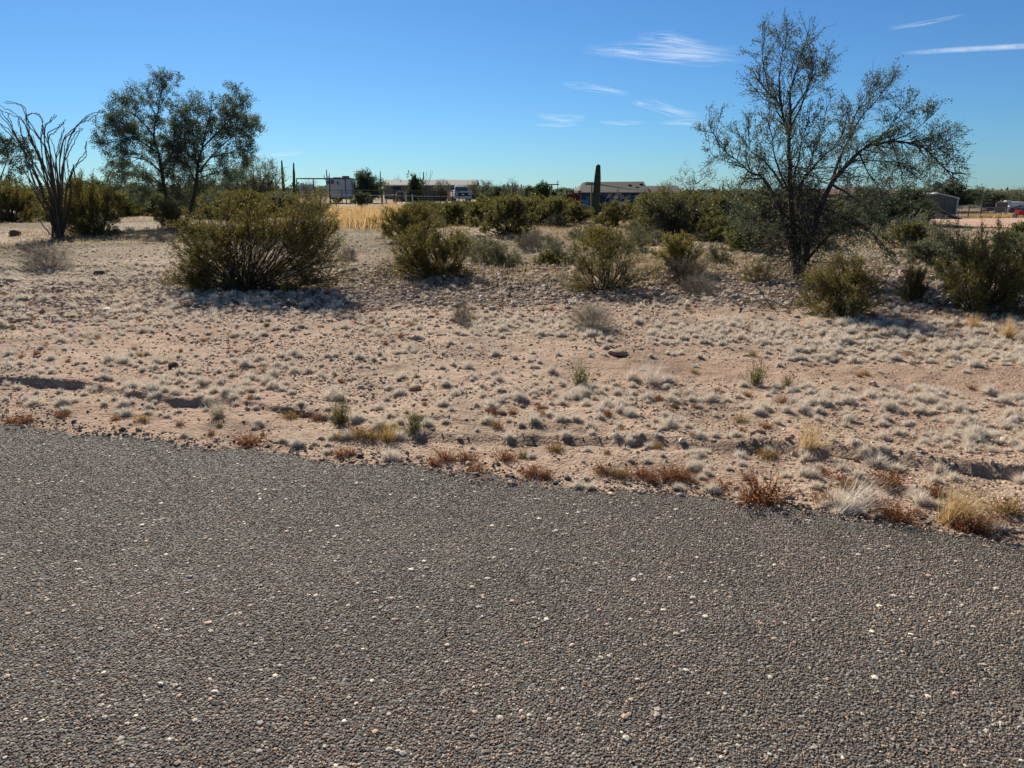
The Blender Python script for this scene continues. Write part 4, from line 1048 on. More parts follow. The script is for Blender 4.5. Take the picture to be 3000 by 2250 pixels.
def far_tree(seed, H, Wd, nl, lm, leaf, wood, trunk=.25, droop=.0, lns=14, tw=.5):
    P = Plant(seed); R = P.R
    for i in range(nl):
        az = R.uniform(0, 6.28); e = math.radians(R.uniform(28, 86)); L = R.uniform(.75, 1.0) / math.sqrt((math.cos(e) / (Wd * .5)) ** 2 + (math.sin(e) / H) ** 2)
        pts = path((R.gauss(0, .12), R.gauss(0, .12), -.05), (math.cos(az) * math.cos(e), math.sin(az) * math.cos(e), math.sin(e)), L, 7, .12, .03, R); P.wood(pts, H * .018, H * .004)
        for _ in range(10):
            p, d = lerp_path(pts, R.uniform(trunk, 1)); bl = H * .2 * R.uniform(.5, 1.2)
            bp = path(p, side_dir(d, R.uniform(.4, 1.1), R), bl, 4, .15, .04 - droop, R); P.wood(bp, H * .004, H * .0015, True)
            for _ in range(4):
                q, d2 = lerp_path(bp, R.uniform(.2, 1)); tp = path(q, side_dir(d2, R.uniform(.4, 1), R), tw * R.uniform(.6, 1.4), 3, .2, .02 - droop, R); P.wood(tp, .006, .004, True); P.leaves(tp, lns, .0, .9, .06)
    return P.wood_mesh('trunk', wood, 5), P.leaf_mesh('crown', lm, *leaf)


FT = {}
FTD = {'pv': lambda: far_tree(701, 4.0, 5.5, 26, M['pale'], (.13, .035), M['bark'], .3), 'mes': lambda: far_tree(702, 4.0, 5.0, 26, M['mesq'], (.17, .07), M['bark'], .2, .03),
       'dk': lambda: far_tree(703, 4.0, 4.6, 30, M['dkgreen'], (.22, .10), M['bark'], .12, .02, 16), 'bare': lambda: far_tree(704, 4.0, 4.4, 24, M['pale'], (.11, .02), M['greystem'], .3, 0, 4)}


def tree_px(kind, px, top, halfw, Y, label, group=None, name='desert_tree', gz=None):
    if kind not in FT: FT[kind] = FTD[kind]()
    b = ATY(px, 600, Y); b.z = float(TZ(b.x, Y)) if gz is None else gz
    H = ATY(px, top, Y).z - b.z; wd = 2 * halfw * (Y * cP) / F
    root = empty(name, b, label, 'tree', group, random.uniform(0, 6.28)); root.scale = (wd / 5.0, wd / 5.0, H / 4.0)
    np_obj('trunk', FT[kind][0], root); np_obj('crown', FT[kind][1], root)
    return root


tree_px('pv', 755, 458, 95, 62, 'wide pale palo verde behind the left tree, beside two slim saguaros')
tree_px('pv', 690, 500, 70, 60, 'lower pale tree tucked behind the right side of the left tree')
tree_px('mes', 1085, 490, 62, 96, 'dense dark tree between the white trailer and the grey roofed house')
tree_px('dk', 1216, 512, 30, 96, 'compact round dark green tree before the grey roofed house')
tree_px('pv', 1300, 524, 30, 100, 'thin pale tree in front of the grey roof, left of the truck')
tree_px('bare', 1170, 511, 22, 160, 'small tree peeping above the middle of the grey roof')
tree_px('pv', 1410, 526, 50, 118, 'pale tree at the right end of the grey roofed house')
tree_px('mes', 1452, 540, 52, 90, 'grey green tree right of the white truck')
tree_px('bare', 1500, 516, 46, 88, 'bare twiggy tree between the truck and the T shaped pole')
tree_px('dk', 1592, 536, 44, 118, 'dark bushy tree beside the T shaped pole')
tree_px('mes', 1548, 540, 32, 122, 'small dark tree just left of the bushy tree at the pole')
tree_px('pv', 1950, 540, 40, 85, 'pale tree in front of the low end of the blue house')
tree_px('bare', 1960, 518, 45, 110, 'bare tree behind the right end of the blue house roof')
tree_px('mes', 2790, 518, 92, 98, 'broad dark mesquite behind the tan metal shed')
tree_px('mes', 2903, 560, 56, 105, 'dark rounded mesquite right of the tan metal shed')
tree_px('pv', 2990, 548, 50, 110, 'olive tree behind the white camper at the right edge')
tree_px('mes', 2560, 540, 95, 42, 'dark low tree in front of the brown roofed house')
tree_px('mes', 2650, 535, 80, 36, 'dark bushy tree covering the left half of the tan metal shed')
tree_px('mes', 2600, 560, 80, 33, 'dark low bushy tree at the left end of the dirt lot')
tree_px('mes', 2700, 568, 50, 38, 'small dark tree touching the dark steep dirt pile')
tree_px('mes', 2250, 560, 55, 90, 'dim tree seen through the left part of the tall tree')
tree_px('mes', 215, 512, 55, 72, 'dim tree showing between the canes of the large ocotillo')
tree_px('mes', 400, 530, 60, 62, 'low dim tree filling the gap under the left tree crown')
tree_px('pv', 470, 540, 60, 58, 'low pale tree behind the forked trunk of the left tree')
tree_px('mes', 640, 530, 60, 55, 'low dim tree to the right of the forked trunk')
tree_px('mes', 300, 520, 70, 95, 'dim tree on the skyline between ocotillo and left tree')
tree_px('pv', 600, 520, 80, 100, 'dim pale tree behind the left tree trunk')
tree_px('bare', 905, 520, 40, 100, 'sparse tree under the trailer awning')
tree_px('mes', 1055, 560, 40, 80, 'bushy grey tree in front of the trailer end')
R = random.Random(77)
for i in range(26):
    px = [60, 160, 420, 500, 880, 930, 1000, 1660, 1640, 1700, 2060, 2150, 2180, 2320, 2400, 2480, 2560, 2640, 2700, 2850, 2940, 200, 120, 360, 2090, 2220][i]
    tree_px(R.choice(['mes', 'pv', 'mes']), px, R.uniform(546, 560), R.uniform(30, 55), R.uniform(150, 230), 'small far tree on the skyline behind the houses', 'far trees on the skyline')

# far scrub that reads as one mass
g = np.random.default_rng(21); pos, dr, sz = [], [], []
for i in range(900):
    Y = g.uniform(140, 420); X = g.uniform(-.8, .8) * Y; h = g.uniform(1.2, 3.2); w = g.uniform(1.5, 3.5); z0 = float(TZ(X, Y))
    m = 45; u = g.normal(size=(m, 3)); u /= np.linalg.norm(u, axis=1, keepdims=True); u *= g.uniform(.5, 1, (m, 1))
    pos.append(np.stack([X + u[:, 0] * w * .5, Y + u[:, 1] * w * .5, z0 + h * .5 + u[:, 2] * h * .5], 1)); dr.append(u + g.normal(0, .5, (m, 3))); sz.append(np.full(m, .75))
V, Q = leaf_quads(np.concatenate(pos), np.concatenate(dr), np.concatenate(sz), .4, g)
tag(np_obj('scrub', np_mesh('scrub', V, Q, None, [M['mesq']])), 'far dark desert scrub filling the horizon behind the houses', 'scrub', kind='stuff')


# ------------------------------------------------------------------ ground plants: tufts, weeds, dry grass
def blade_clump(seed, n, rad, h, curl, w, spread=1.0, lean=(0, 0), seg=3):
    g = np.random.default_rng(seed); az = g.uniform(0, 6.28, n); e = np.arccos(g.uniform(0, 1, n) ** .62 * .99) * spread
    L = h * g.uniform(.6, 1.1, n); bx = g.normal(0, rad * .4, n); by = g.normal(0, rad * .4, n)
    d = np.stack([np.cos(az) * np.sin(e) + lean[0], np.sin(az) * np.sin(e) + lean[1], np.cos(e) + .12], 1); d /= np.linalg.norm(d, axis=1, keepdims=True)
    p = np.stack([bx, by, np.full(n, -.01)], 1); s = np.cross(d, g.normal(size=(n, 3))); s /= np.linalg.norm(s, axis=1, keepdims=True)
    V = []
    for i in range(seg + 1):
        ww = w * (1 - .85 * i / seg) * .5
        V += [p - s * ww, p + s * ww]
        d = d + g.normal(0, curl, (n, 3)) + np.array([0, 0, -curl * .5]); d /= np.linalg.norm(d, axis=1, keepdims=True); p = p + d * (L / seg)[:, None]
    V = np.stack(V, 1); m = 2 * (seg + 1); b = (np.arange(n) * m)[:, None]
    Q = np.concatenate([b + np.array([[2 * i, 2 * i + 1, 2 * i + 3, 2 * i + 2]]) for i in range(seg)])
    return V.reshape(-1, 3), Q


TUFTS = [blade_clump(800 + i, 340, .020, .062, .12, .0044, 1.0) for i in range(6)]
TUFTS_LOW = [blade_clump(810 + i, 120, .020, .062, .12, .0085, 1.0, (0, 0), 2) for i in range(6)]
TUFT_ME = [np_mesh('dry_tuft', V, Q, None, [M['straw']]) for V, Q in TUFTS]


def tuft_density(px, py):
    """relative density over the photograph's ground, by picture zone"""
    d = np.full_like(px, .25)
    t = lambda a, b, c, e, v: np.where((px > a) & (px < b) & (py > c) & (py < e), v, 0)
    d = np.maximum(d, t(0, 1000, 770, 930, 1.3)); d = np.maximum(d, t(0, 1000, 930, 1200, .65)); d = np.maximum(d, t(1000, 1750, 925, 990, 1.8)); d = np.maximum(d, t(1050, 2000, 1030, 1300, .75))
    d = np.maximum(d, t(1900, 3100, 945, 1010, 5.0)); d = np.maximum(d, t(2300, 3100, 990, 1075, 4.0)); d = np.maximum(d, t(2000, 3100, 1130, 1330, .85)); d = np.maximum(d, t(2000, 3100, 1330, 1560, .5))
    d = np.maximum(d, t(1300, 1900, 700, 790, .5)); d = np.maximum(d, t(2000, 2300, 690, 760, 1.4))
    bare = ((px > 1650) & (py > 1045 + (px - 1650) * .02) & (py < 1105 + (px - 1650) * .035) & (px < 3100)) | ((px > 300) & (px < 1700) & (py > 985) & (py < 1030))
    return np.where(bare, d * .12, d)


g = np.random.default_rng(31)
n0 = 62000
x, y = scatter_view(n0, 3.0, 30, g, .80, .8, 1.25); z = ground_z(x, y); px, py = project(x, y, z)
clump = .30 + 1.7 * np.clip(vnoise(x, y, .9, 70) + vnoise(x, y, .3, 71) * .7 + .12, 0, 1)
s = edge_s(x, y) + road_jit(x)
area = (y / 9.0).clip(.3, 2.2)
keep = (s > .03) & (g.random(n0) < tuft_density(px, py) * clump * .62 * area) & (px > -150) & (px < 3150)
x, y, z = x[keep], y[keep], z[keep]; size = g.lognormal(0, .38, len(x)).clip(.4, 2.4) * .66
order = np.argsort(-(size / y)); IND = 300
for k in order[:IND]:
    o = np_obj('dry_tuft', TUFT_ME[int(g.integers(6))], None, (x[k], y[k], z[k])); o.scale = (size[k], size[k], size[k] * g.uniform(1.0, 1.5)); o.rotation_euler = (0, 0, g.uniform(0, 6.28))
    tag(o, 'small pale bleached grass tuft on the sandy shoulder', 'grass tuft', 'bleached grass tufts on the sand')
Vs, Qs, off = [], [], 0
for k in order[IND:]:
    V, Q = TUFTS_LOW[int(g.integers(6))]; a = g.uniform(0, 6.28); c, s_ = math.cos(a), math.sin(a)
    Rm = np.array([[c, -s_, 0], [s_, c, 0], [0, 0, g.uniform(1.0, 1.5)]]) * size[k]
    Vs.append(V @ Rm.T + np.array([x[k], y[k], z[k]])); Qs.append(Q + off); off += len(V)
tag(np_obj('grass_tufts', np_mesh('grass_tufts', np.concatenate(Vs), np.concatenate(Qs), None, [M['straw']])), 'many smaller bleached grass tufts over the open desert floor', 'grass tufts', kind='stuff')


def weed(seed, n=26, h=.11, spread=1.1, nl=9):
    P = Plant(seed); R = P.R
    for _ in range(n):
        az = R.uniform(0, 6.28); e = R.uniform(.25, 1.45)
        q = path((R.gauss(0, .02), R.gauss(0, .02), -.01), (math.cos(az) * math.cos(e), math.sin(az) * math.cos(e), math.sin(e)), h * R.uniform(.6, 1.2), 4, .2, .05, R); P.fine.append((q, [.0011, .001, .0009, .0008, .0007]))
        P.leaves(q, nl, .15, 1.0, .006)
    return P


def weed_me(P, mat, L, Wd):
    v, q = tubes(P.fine, 3); n = len(P.lp); ll = L * P.g.uniform(.6, 1.3, n); v2, q2 = leaf_quads(P.lp, P.ld, ll, ll * Wd / L, P.g)
    return np_mesh('weed', np.concatenate([v, v2]), np.concatenate([q, q2 + len(v)]), None, [mat])


WM = {k: [weed_me(weed(820 + i + 10 * j, 75, .10, 1.1, 11), M[k], .009, .0045) for i in range(4)] for j, k in enumerate(('red', 'tanweed', 'greenweed'))}


def put_weed(kind, p, sc, label, group, stretch=1.0, cat='weed'):
    o = np_obj({'red': 'rust_weed', 'tanweed': 'dry_weed', 'greenweed': 'green_weed'}[kind], random.choice(WM[kind]), None, p); o.scale = (sc * stretch, sc, sc * .85); o.rotation_euler = (0, 0, random.uniform(-.4, .4))
    return tag(o, label, cat, group)


BIGW = [('red', 2230, 1472, 2.1, 1.0, 'largest rust red weed clump at the road edge'), ('red', 735, 1300, 1.1, 1.2, 'lone orange red weed clump at the road edge below the largest creosote')]
for k, a, c, s_, st, lb in BIGW: put_weed(k, G(a, c), s_, lb, None, st)
for a, c, s_, k in [(1310, 1345, 1.2, 'red'), (1370, 1350, 1.1, 'red'), (1270, 1362, .9, 'red'), (1400, 1385, 1.0, 'red'), (1560, 1392, 1.1, 'red'), (1600, 1400, .9, 'red'), (1770, 1385, 1.0, 'red'), (1830, 1395, .9, 'tanweed'), (1880, 1395, 1.0, 'red'), (1960, 1400, 1.3, 'red'), (2005, 1408, 1.2, 'red'), (2110, 1430, 1.0, 'red'),
                    (1480, 1348, 1.2, 'red'), (30, 1240, 1.0, 'red'), (80, 1238, 1.1, 'red'), (185, 1222, .8, 'red'), (420, 1232, .8, 'tanweed'), (340, 1230, .6, 'red'), (1000, 1335, .9, 'red'), (1030, 1330, .7, 'red'), (2640, 1525, 1.6, 'red'), (2590, 1505, 1.2, 'red'), (2420, 1475, 1.2, 'red'), (2850, 1560, 1.6, 'red'), (2890, 1540, 1.3, 'red'),
                    (2600, 1420, 1.5, 'red'), (2740, 1450, 1.0, 'red'), (1630, 1320, 1.0, 'tanweed'), (1050, 1280, 1.3, 'tanweed'), (1090, 1285, 1.0, 'tanweed'), (850, 1225, 1.0, 'tanweed'), (2250, 1340, 1.1, 'tanweed'), (2400, 1390, 1.0, 'red'), (2500, 1440, 1.1, 'red'), (2960, 1500, 1.4, 'tanweed')]:
    put_weed(k, G(a, c), s_ * .78, 'rust red weed in the ragged row along the road edge' if k == 'red' else 'dry tan weed near the road edge', 'rust weeds along the road edge' if k == 'red' else 'tan weeds near the road edge', random.uniform(1, 1.5))
g2 = np.random.default_rng(41)
x, y = scatter_view(700, 3.2, 12.5, g2, .76, .4, 1.0); z = ground_z(x, y); s = edge_s(x, y); px, py = project(x, y, z)
keep = (s > .15) & (px > -50) & (px < 3050) & (vnoise(x, y, 1.6, 75) > -.12); kk = np.where(keep)[0][:200]
for k in kk:
    kind = g2.choice(['red', 'tanweed', 'greenweed'], p=[.55, .33, .12])
    put_weed(kind, (x[k], y[k], z[k]), g2.uniform(.35, .75), {'red': 'little rusty weed sprig scattered among the tufts', 'tanweed': 'little dry tan sprig scattered among the tufts', 'greenweed': 'little green sprig scattered among the tufts'}[kind],
             {'red': 'small rusty sprigs', 'tanweed': 'small tan sprigs', 'greenweed': 'small green sprigs'}[kind])
for a, c, s_, lb in ((2215, 1130, 1.6, 'upright thin green weed on the bare sand strip'), (1000, 1240, 1.5, 'green upright weed clump beside the road edge, left of centre'), (1700, 1130, 1.5, 'leggy green weed among tufts below the pale grey shrub'), (1215, 1255, 1.2, 'short green weed near the road edge left of centre'), (2305, 1140, .9, 'little green weed right of the upright thin one')):
    o = put_weed('greenweed', G(a, c), s_, lb, None); o.scale = (s_ * .7, s_ * .7, s_ * 1.5)


def grass_clump(px, py, sc, mat, label, lean, n=220, h=.28, seed=1, w=.004):
    V, Q = blade_clump(seed, n, .06, h, .09, w, .55, lean, 4)
    o = np_obj('grass_clump', np_mesh('grass_clump', V, Q, None, [mat]), None, G(px, py)); o.scale = (sc,) * 3
    return tag(o, label, 'grass clump')


grass_clump(2465, 1505, .85, M['straw'], 'pale blond grass clump swept right at the road edge', (.9, .1), 170, .34, 851)
grass_clump(2775, 1535, .85, M['gold'], 'golden grass clump swept right at the road edge', (.6, .1), 240, .30, 852)
grass_clump(2950, 990, .9, M['gold'], 'golden grass clump behind the white tufts at the far right', (.1, 0), 200, .3, 853)
grass_clump(2850, 962, .8, M['gold'], 'yellow grass clump in the shade edge under the right creosotes', (0, 0), 200, .25, 854)
grass_clump(1135, 1290, .8, M['tanweed'], 'sparse tan grass clump near the road edge', (.2, 0), 120, .22, 855)
grass_clump(2370, 1305, .9, M['gold'], 'thin golden grass clump above the dark rut', (.1, 0), 90, .28, 856)
grass_clump(640, 1222, 1.0, M['greystraw'], 'pale green grey grass clump left of the red weed', (0, 0), 160, .16, 857)
grass_clump(1910, 1120, 1.2, M['straw'], 'wispy pale grass clump casting a thin shadow', (0, 0), 120, .20, 858)

# dry grass cover in the middle distance, one uncounted mass
g3 = np.random.default_rng(51); n0 = 190000
y = 10.6 + (62 - 11.5) * g3.random(n0) ** 1.5; x = g3.uniform(-1, 1, n0) * (.76 * y + .5)
on = 12.2 + 3.2 * (vnoise(x, y, 2.6, 96) + .5 * vnoise(x, y, .8, 97)) + 4.5 * sst(-2, -5, x)
dn = .22 + 1.7 * np.clip(vnoise(x, y, 6.0, 25) + .5 * vnoise(x, y, 1.4, 26) + .05, 0, 1)
px, py = project(x, y, TZ(x, y)); dn = np.where((px > 1150) & (px < 2050) & (py > 760) & (py < 880), dn + .35, dn); dn = np.where((px > 1450) & (px < 1900) & (py > 660) & (py < 730), dn + .6, dn); dn = np.where((px > 2700) & (py < 700), 0, dn) * sst(on - .3, on + 2.5, y)
keep = g3.random(n0) < dn * .8; x, y = x[keep], y[keep]; n = len(x); z = ground_z(x, y)
up = np.stack([g3.normal(0, .35, n), g3.normal(0, .35, n), np.ones(n)], 1); hh = g3.uniform(.05, .17, n)
V, Q = leaf_quads(np.stack([x, y, z - .01], 1), up, hh, .005 + .0005 * y, g3)
tag(np_obj('dry_grass', np_mesh('dry_grass', V, Q, None, [M['drystub']])), 'thin golden dry grass covering the ground between the shrubs', 'dry grass', kind='stuff')
# stand of tall golden grass
c0 = G(1075, 655); n = 15000; px = np.where(g3.random(n) < .6, g3.normal(1085, 42, n), g3.uniform(960, 1180, n)); Yv = c0.y + g3.uniform(-4, 12, n) + g3.normal(0, 1.5, n); x = (px - 1500) / F * (Yv * cP + 1.6 * sP)
kp = g3.random(n) < .25 + 1.6 * np.clip(vnoise(x, Yv, 1.6, 90) + .5 * vnoise(x, Yv, .6, 91) + .1, 0, 1); x, Yv, px = x[kp], Yv[kp], px[kp]; n = len(x); z = TZ(x, Yv)
hh = g3.uniform(.25, .80, n) * (1 + .8 * vnoise(x, Yv, 1.1, 92)) * (1 + .35 * sst(1120, 1150, px)); up = np.stack([g3.normal(0, .28, n), g3.normal(0, .28, n), np.ones(n)], 1)
V, Q = leaf_quads(np.stack([x, Yv, z - .02], 1), up, hh, .03, g3)
tag(np_obj('tall_grass', np_mesh('tall_grass', V, Q, None, [M['gold']])), 'stand of tall golden grass behind the largest creosote', 'tall grass', kind='stuff')
# litter of dead twigs and leaf bits under and around shrubs
n0 = 70000; y = 10.2 + 14 * g3.random(n0); x = g3.uniform(-1, 1, n0) * (.76 * y + .4); keep = g3.random(n0) < .15 + .9 * np.clip(vnoise(x, y, 2.0, 80) + .15, 0, 1); x, y = x[keep], y[keep]; n = len(x)
V, Q = leaf_quads(np.stack([x, y, ground_z(x, y) + .008], 1), np.stack([g3.normal(0, 1, n), g3.normal(0, 1, n), g3.normal(0.1, .35, n)], 1), g3.uniform(.02, .09, n), .008, g3)
tag(np_obj('plant_litter', np_mesh('plant_litter', V, Q, None, [M['litter']])), 'grey dead twig and leaf litter on the ground around the shrubs', 'plant litter', kind='stuff')

# rocks and bits lying about
rock(291, 806, .13, (.12, .085, .06), 'dark brown fist sized rock right of the wispy grey shrub')
rock(8, 648, .75, (.26, .25, .25), 'large grey boulder at the left edge', flatz=.55)
rock(45, 690, .22, (.16, .09, .075), 'reddish brown stone left of the ocotillo')
rock(1810, 1038, .10, (.27, .18, .13), 'flat brown slab lying on the bare sand strip', flatz=.35)
rock(1215, 1140, .055, (.30, .17, .11), 'brown flat stone among the tufts left of centre', flatz=.4)
rock(508, 1075, .05, (.10, .07, .055), 'dark clod beside a tuft on the left sand')
rock(760, 1418, .018, (.03, .03, .03), 'black pebble on the asphalt, alone at the left', name='pebble')
rock(1208, 1420, .016, (.03, .03, .03), 'black pebble on the asphalt, left one of a close pair', name='pebble')
rock(1237, 1413, .014, (.03, .03, .03), 'black pebble on the asphalt, right one of a close pair', name='pebble')
rock(710, 1350, .014, (.03, .03, .03), 'black pebble on the asphalt just off its sandy edge', name='pebble')
rock(2284, 1745, .012, (.22, .2, .18), 'loose tan pebble on the asphalt at lower right', name='pebble')
rock(2447, 1692, .012, (.3, .28, .26), 'loose pale pebble casting a shadow on the asphalt', name='pebble')
rock(1440, 1462, .012, (.05, .045, .04), 'small dark pebble on the asphalt near its middle', name='pebble')
for i, (a, c) in enumerate([(1150, 905), (1230, 912), (1330, 900), (1440, 908), (1545, 912), (1575, 925), (1500, 895), (1420, 915), (1120, 925), (1260, 930), (2330, 930), (2420, 945), (2010, 905), (2260, 905), (2560, 955), (2680, 960), (2790, 950), (1660, 905), (640, 925), (880, 960), (320, 770), (420, 780), (250, 740), (1290, 890), (1610, 935)]):
    rock(a + 3, c, random.uniform(.03, .06), random.choice([(.26, .21, .17), (.38, .31, .26), (.30, .22, .17)]), 'rough stone lying in the stony strip before the shrubs', 'stones in the stony strip', .6)
P = Plant(880)
a, c = G(1745, 1008), G(1805, 1024); P.wood([tuple(a + Vector((0, 0, .02)) - a), tuple((c - a) * .5 + Vector((0, .02, .03))), tuple(c - a + Vector((0, 0, .015)))], .014, .008); P.wood([(0, 0, .02), (-.02, .01, .08), (-.03, 0, .12)], .010, .004)
tag(np_obj('stick', P.wood_mesh('stick', M['wood'], 5), None, a), 'bent dead stick lying on the bare sand strip', 'stick')
P = Plant(881)
a = G(2270, 905)
for _ in range(7): P.wood(path((P.R.gauss(0, .2), P.R.gauss(0, .1), .03), (P.R.uniform(-1, 1), P.R.uniform(-.4, .4), .25), P.R.uniform(.4, .9), 5, .25, -.03, P.R), .012, .004)
tag(np_obj('fallen_branch', P.wood_mesh('fallen_branch', M['deadwood'], 5), None, a), 'fallen grey branch lying left of the creosote before the tall tree', 'branch')


# ------------------------------------------------------------------ built things in the distance
class MB:
    def __init__(self): self.bm = bmesh.new()

    def box(self, c, s, rz=0.0, bev=0.0, taper=None):
        old = set(self.bm.verts); r = bmesh.ops.create_cube(self.bm, size=1); vs = r['verts']
        for v in vs:
            if taper and v.co.z > 0: v.co.x *= taper[0]; v.co.y *= taper[1]
            v.co = Vector((v.co.x * s[0], v.co.y * s[1], v.co.z * s[2]))
        if bev:
            es = list({e for v in vs for e in v.link_edges}); bmesh.ops.bevel(self.bm, geom=es, offset=bev, segments=2, affect='EDGES')
            vs = [v for v in self.bm.verts if v not in old]
        mt = Matrix.Translation(c) @ Matrix.Rotation(rz, 4, 'Z')
        for v in vs: v.co = mt @ v.co
        return self

    def cyl(self, a, b, r, k=10, r2=None):
        a, b = Vector(a), Vector(b); d = b - a
        q = bmesh.ops.create_cone(self.bm, cap_ends=True, segments=k, radius1=r, radius2=r if r2 is None else r2, depth=d.length)
        mt = Matrix.Translation((a + b) / 2) @ d.to_track_quat('Z', 'Y').to_matrix().to_4x4()
        for v in q['verts']: v.co = mt @ v.co
        return self

    def prism(self, prof, x0, x1, axis='x'):
        """profile [(a, z)] extruded along x (a = y) or y (a = x)"""
        f = (lambda t, a, z: (t, a, z)) if axis == 'x' else (lambda t, a, z: (a, t, z))
        A = [self.bm.verts.new(f(x0, a, z)) for a, z in prof]; B = [self.bm.verts.new(f(x1, a, z)) for a, z in prof]; n = len(prof)
        self.bm.faces.new(A); self.bm.faces.new(B[::-1])
        for i in range(n): self.bm.faces.new((A[i], B[i], B[(i + 1) % n], A[(i + 1) % n]))
        bmesh.ops.recalc_face_normals(self.bm, faces=self.bm.faces)
        return self

    def build(self, name, mat, parent=None, smooth=False):
        me = bpy.data.meshes.new(name); bmesh.ops.recalc_face_normals(self.bm, faces=self.bm.faces); self.bm.to_mesh(me); self.bm.free(); me.materials.append(mat)
        return np_obj(name, me, parent)


def site(px, Y, gz=None):
    b = ATY(px, 600, Y); b.z = float(TZ(b.x, Y)) if gz is None else gz
    return b


def W_(px, Y): return px * (Y * cP) / F          # width of a pixel run at distance Y


def Z_(py, Y): return CAM_H - math.tan(PITCH + math.atan((py - 1125) / F)) * Y


def window(parent, x, y, z, w, h, trim='whitetrim', sl=False):
    f = MB().box((x, y, z), (w, .08, h)).build('window', M[trim], parent)
    MB().box((x, y - .045, z), (w - .16, .02, h - .16)).build('pane', M['glass'], f)
    if sl: MB().box((x, y - .06, z), (.05, .03, h - .12)).build('mullion', M[trim], f)
    return f


# white pickup truck facing the camera, slightly turned
Yt = 90; b = site(1354, Yt); root = empty('pickup_truck', b, 'white pickup truck with a black grille, parked facing the road', 'truck', rz=.16)
k = 1.0
body = MB().box((0, -.3, .95), (1.98, 1.7, .62), bev=.06).box((0, 2.6, .95), (1.98, 4.0, .62), bev=.05).build('body', M['white'], root)
MB().box((0, 1.2, 1.55), (1.75, 1.7, .62), taper=(.86, .72), bev=.04).build('cab', M['white'], root)
MB().box((0, .33, 1.56), (1.42, .03, .42)).build('windshield', M['glass'], root).rotation_euler = (0, 0, 0)
for s in (-1, 1):
    MB().box((s * .82, 1.25, 1.58), (.03, .9, .40)).build('side_window', M['glass'], root)
    MB().cyl((s * .72, -1.165, .97), (s * .72, -1.19, .97), .11, 14).build('headlight', M['lampglass'], root)
    MB().box((s * 1.14, .55, 1.32), (.22, .08, .24), bev=.02).build('mirror', M['white'], root)
MB().box((0, -1.155, .96), (1.78, .04, .40)).build('grille', M['black'], root)
MB().box((0, -1.18, .96), (.26, .03, .10), bev=.01).build('badge', M['chrome'], root)
MB().box((0, -1.22, .58), (2.0, .18, .24), bev=.03).build('bumper', M['whitetrim'], root)
MB().box((0, -1.315, .58), (.34, .015, .15)).build('licence_plate', M['whitetrim'], root)
for s in (-1, 1):
    for yy in (-.35, 3.3):
        w = MB().cyl((s * .74, yy, .38), (s * .98, yy, .38), .38, 20).build('wheel', M['rubber'], root); MB().cyl((s * .985, yy, .38), (s * 1.0, yy, .38), .2, 14).build('rim', M['chrome'], w)
MB().box((.3, 3.6, 1.75), (1.5, 1.3, .6), bev=.05).build('bed_box', M['white'], root)

# travel trailer and the awning in front of it
Yr = 95; b = site(996, Yr, 0); x0, x1 = ATY(956, 560, Yr).x - b.x, ATY(1031, 560, Yr).x - b.x; zt = Z_(521, Yr)
root = empty('travel_trailer', b, 'boxy white travel trailer with four dark windows, behind the fence', 'trailer')
MB().box(((x0 + x1) / 2, 1.2, (zt + .55) / 2), (x1 - x0, 2.4, zt - .55), bev=.08).build('body', M['white'], root)
for wx, ww, wy, wh in ((959, 4.5, 535, 10), (966, 4.5, 534, 9), (975, 8, 533, 11), (991, 4, 536, 10)):
    MB().box((ATY(wx, 560, Yr).x - b.x, -.02, Z_(wy, Yr)), (W_(ww, Yr), .05, W_(wh, Yr))).build('window', M['glass'], root)
MB().box((ATY(1010, 560, Yr).x - b.x, 1.0, zt + .12), (.8, .8, .24), bev=.04).build('air_conditioner', M['greywall'], root)
MB().box((ATY(985, 560, Yr).x - b.x, 1.0, zt + .05), (.9, .6, .10), bev=.02).build('roof_vent', M['whitetrim'], root)
for wx in (980, 990):
    MB().cyl((ATY(wx, 560, Yr).x - b.x, .1, .36), (ATY(wx, 560, Yr).x - b.x, .35, .36), .36, 16).build('wheel', M['rubber'], root)
MB().box(((x0 + x1) / 2, 1.2, .48), ((x1 - x0) * .8, 1.6, .16)).build('chassis', M['darksteel'], root)
Ya = 90; b = site(945, Ya, 0); root = empty('awning', b, 'long flat steel awning on thin posts beside the white trailer', 'awning')
xa, xb = ATY(872, 560, Ya).x - b.x, ATY(1014, 560, Ya).x - b.x; za = Z_(523, Ya)
MB().box(((xa + xb) / 2, 1.5, za), (xb - xa, 3.4, .10)).build('roof', M['darksteel'], root)
for px in (872, 921, 968, 1014):
    MB().box((ATY(px, 560, Ya).x - b.x, -.15, za / 2), (.10, .10, za)).build('post', M['darksteel'], root)

# grey roofed ranch house
Yh = 122; b = site(1290, Yh, 0); xa, xb = ATY(1118, 560, Yh).x - b.x, ATY(1398, 560, Yh).x - b.x; ze, zr = Z_(541, Yh), Z_(526, Yh)
root = empty('ranch_house', b, 'long low tan house with a grey shingle roof, behind the fence', 'house')
MB().box(((xa + xb) / 2, 4, ze / 2), (xb - xa - .8, 8, ze)).build('wall', M['tanwall'], root)
MB().prism([(-.9, ze - .05), (4, zr), (8.9, ze - .05), (8.9, ze - .2), (-.9, ze - .2)], xa, xb).build('roof', M['shingle'], root)
MB().box(((xa + xb) / 2, -.95, ze - .12), (xb - xa, .06, .18)).build('fascia', M['whitetrim'], root)
MB().box((ATY(1166, 560, Yh).x - b.x, -.03, 1.1), (W_(28, Yh), .06, 2.2)).build('garage_door', M['darkblue'], root)
for px in (1235, 1275, 1330): window(root, ATY(px, 560, Yh).x - b.x, -.03, 1.35, 1.3, 1.0)
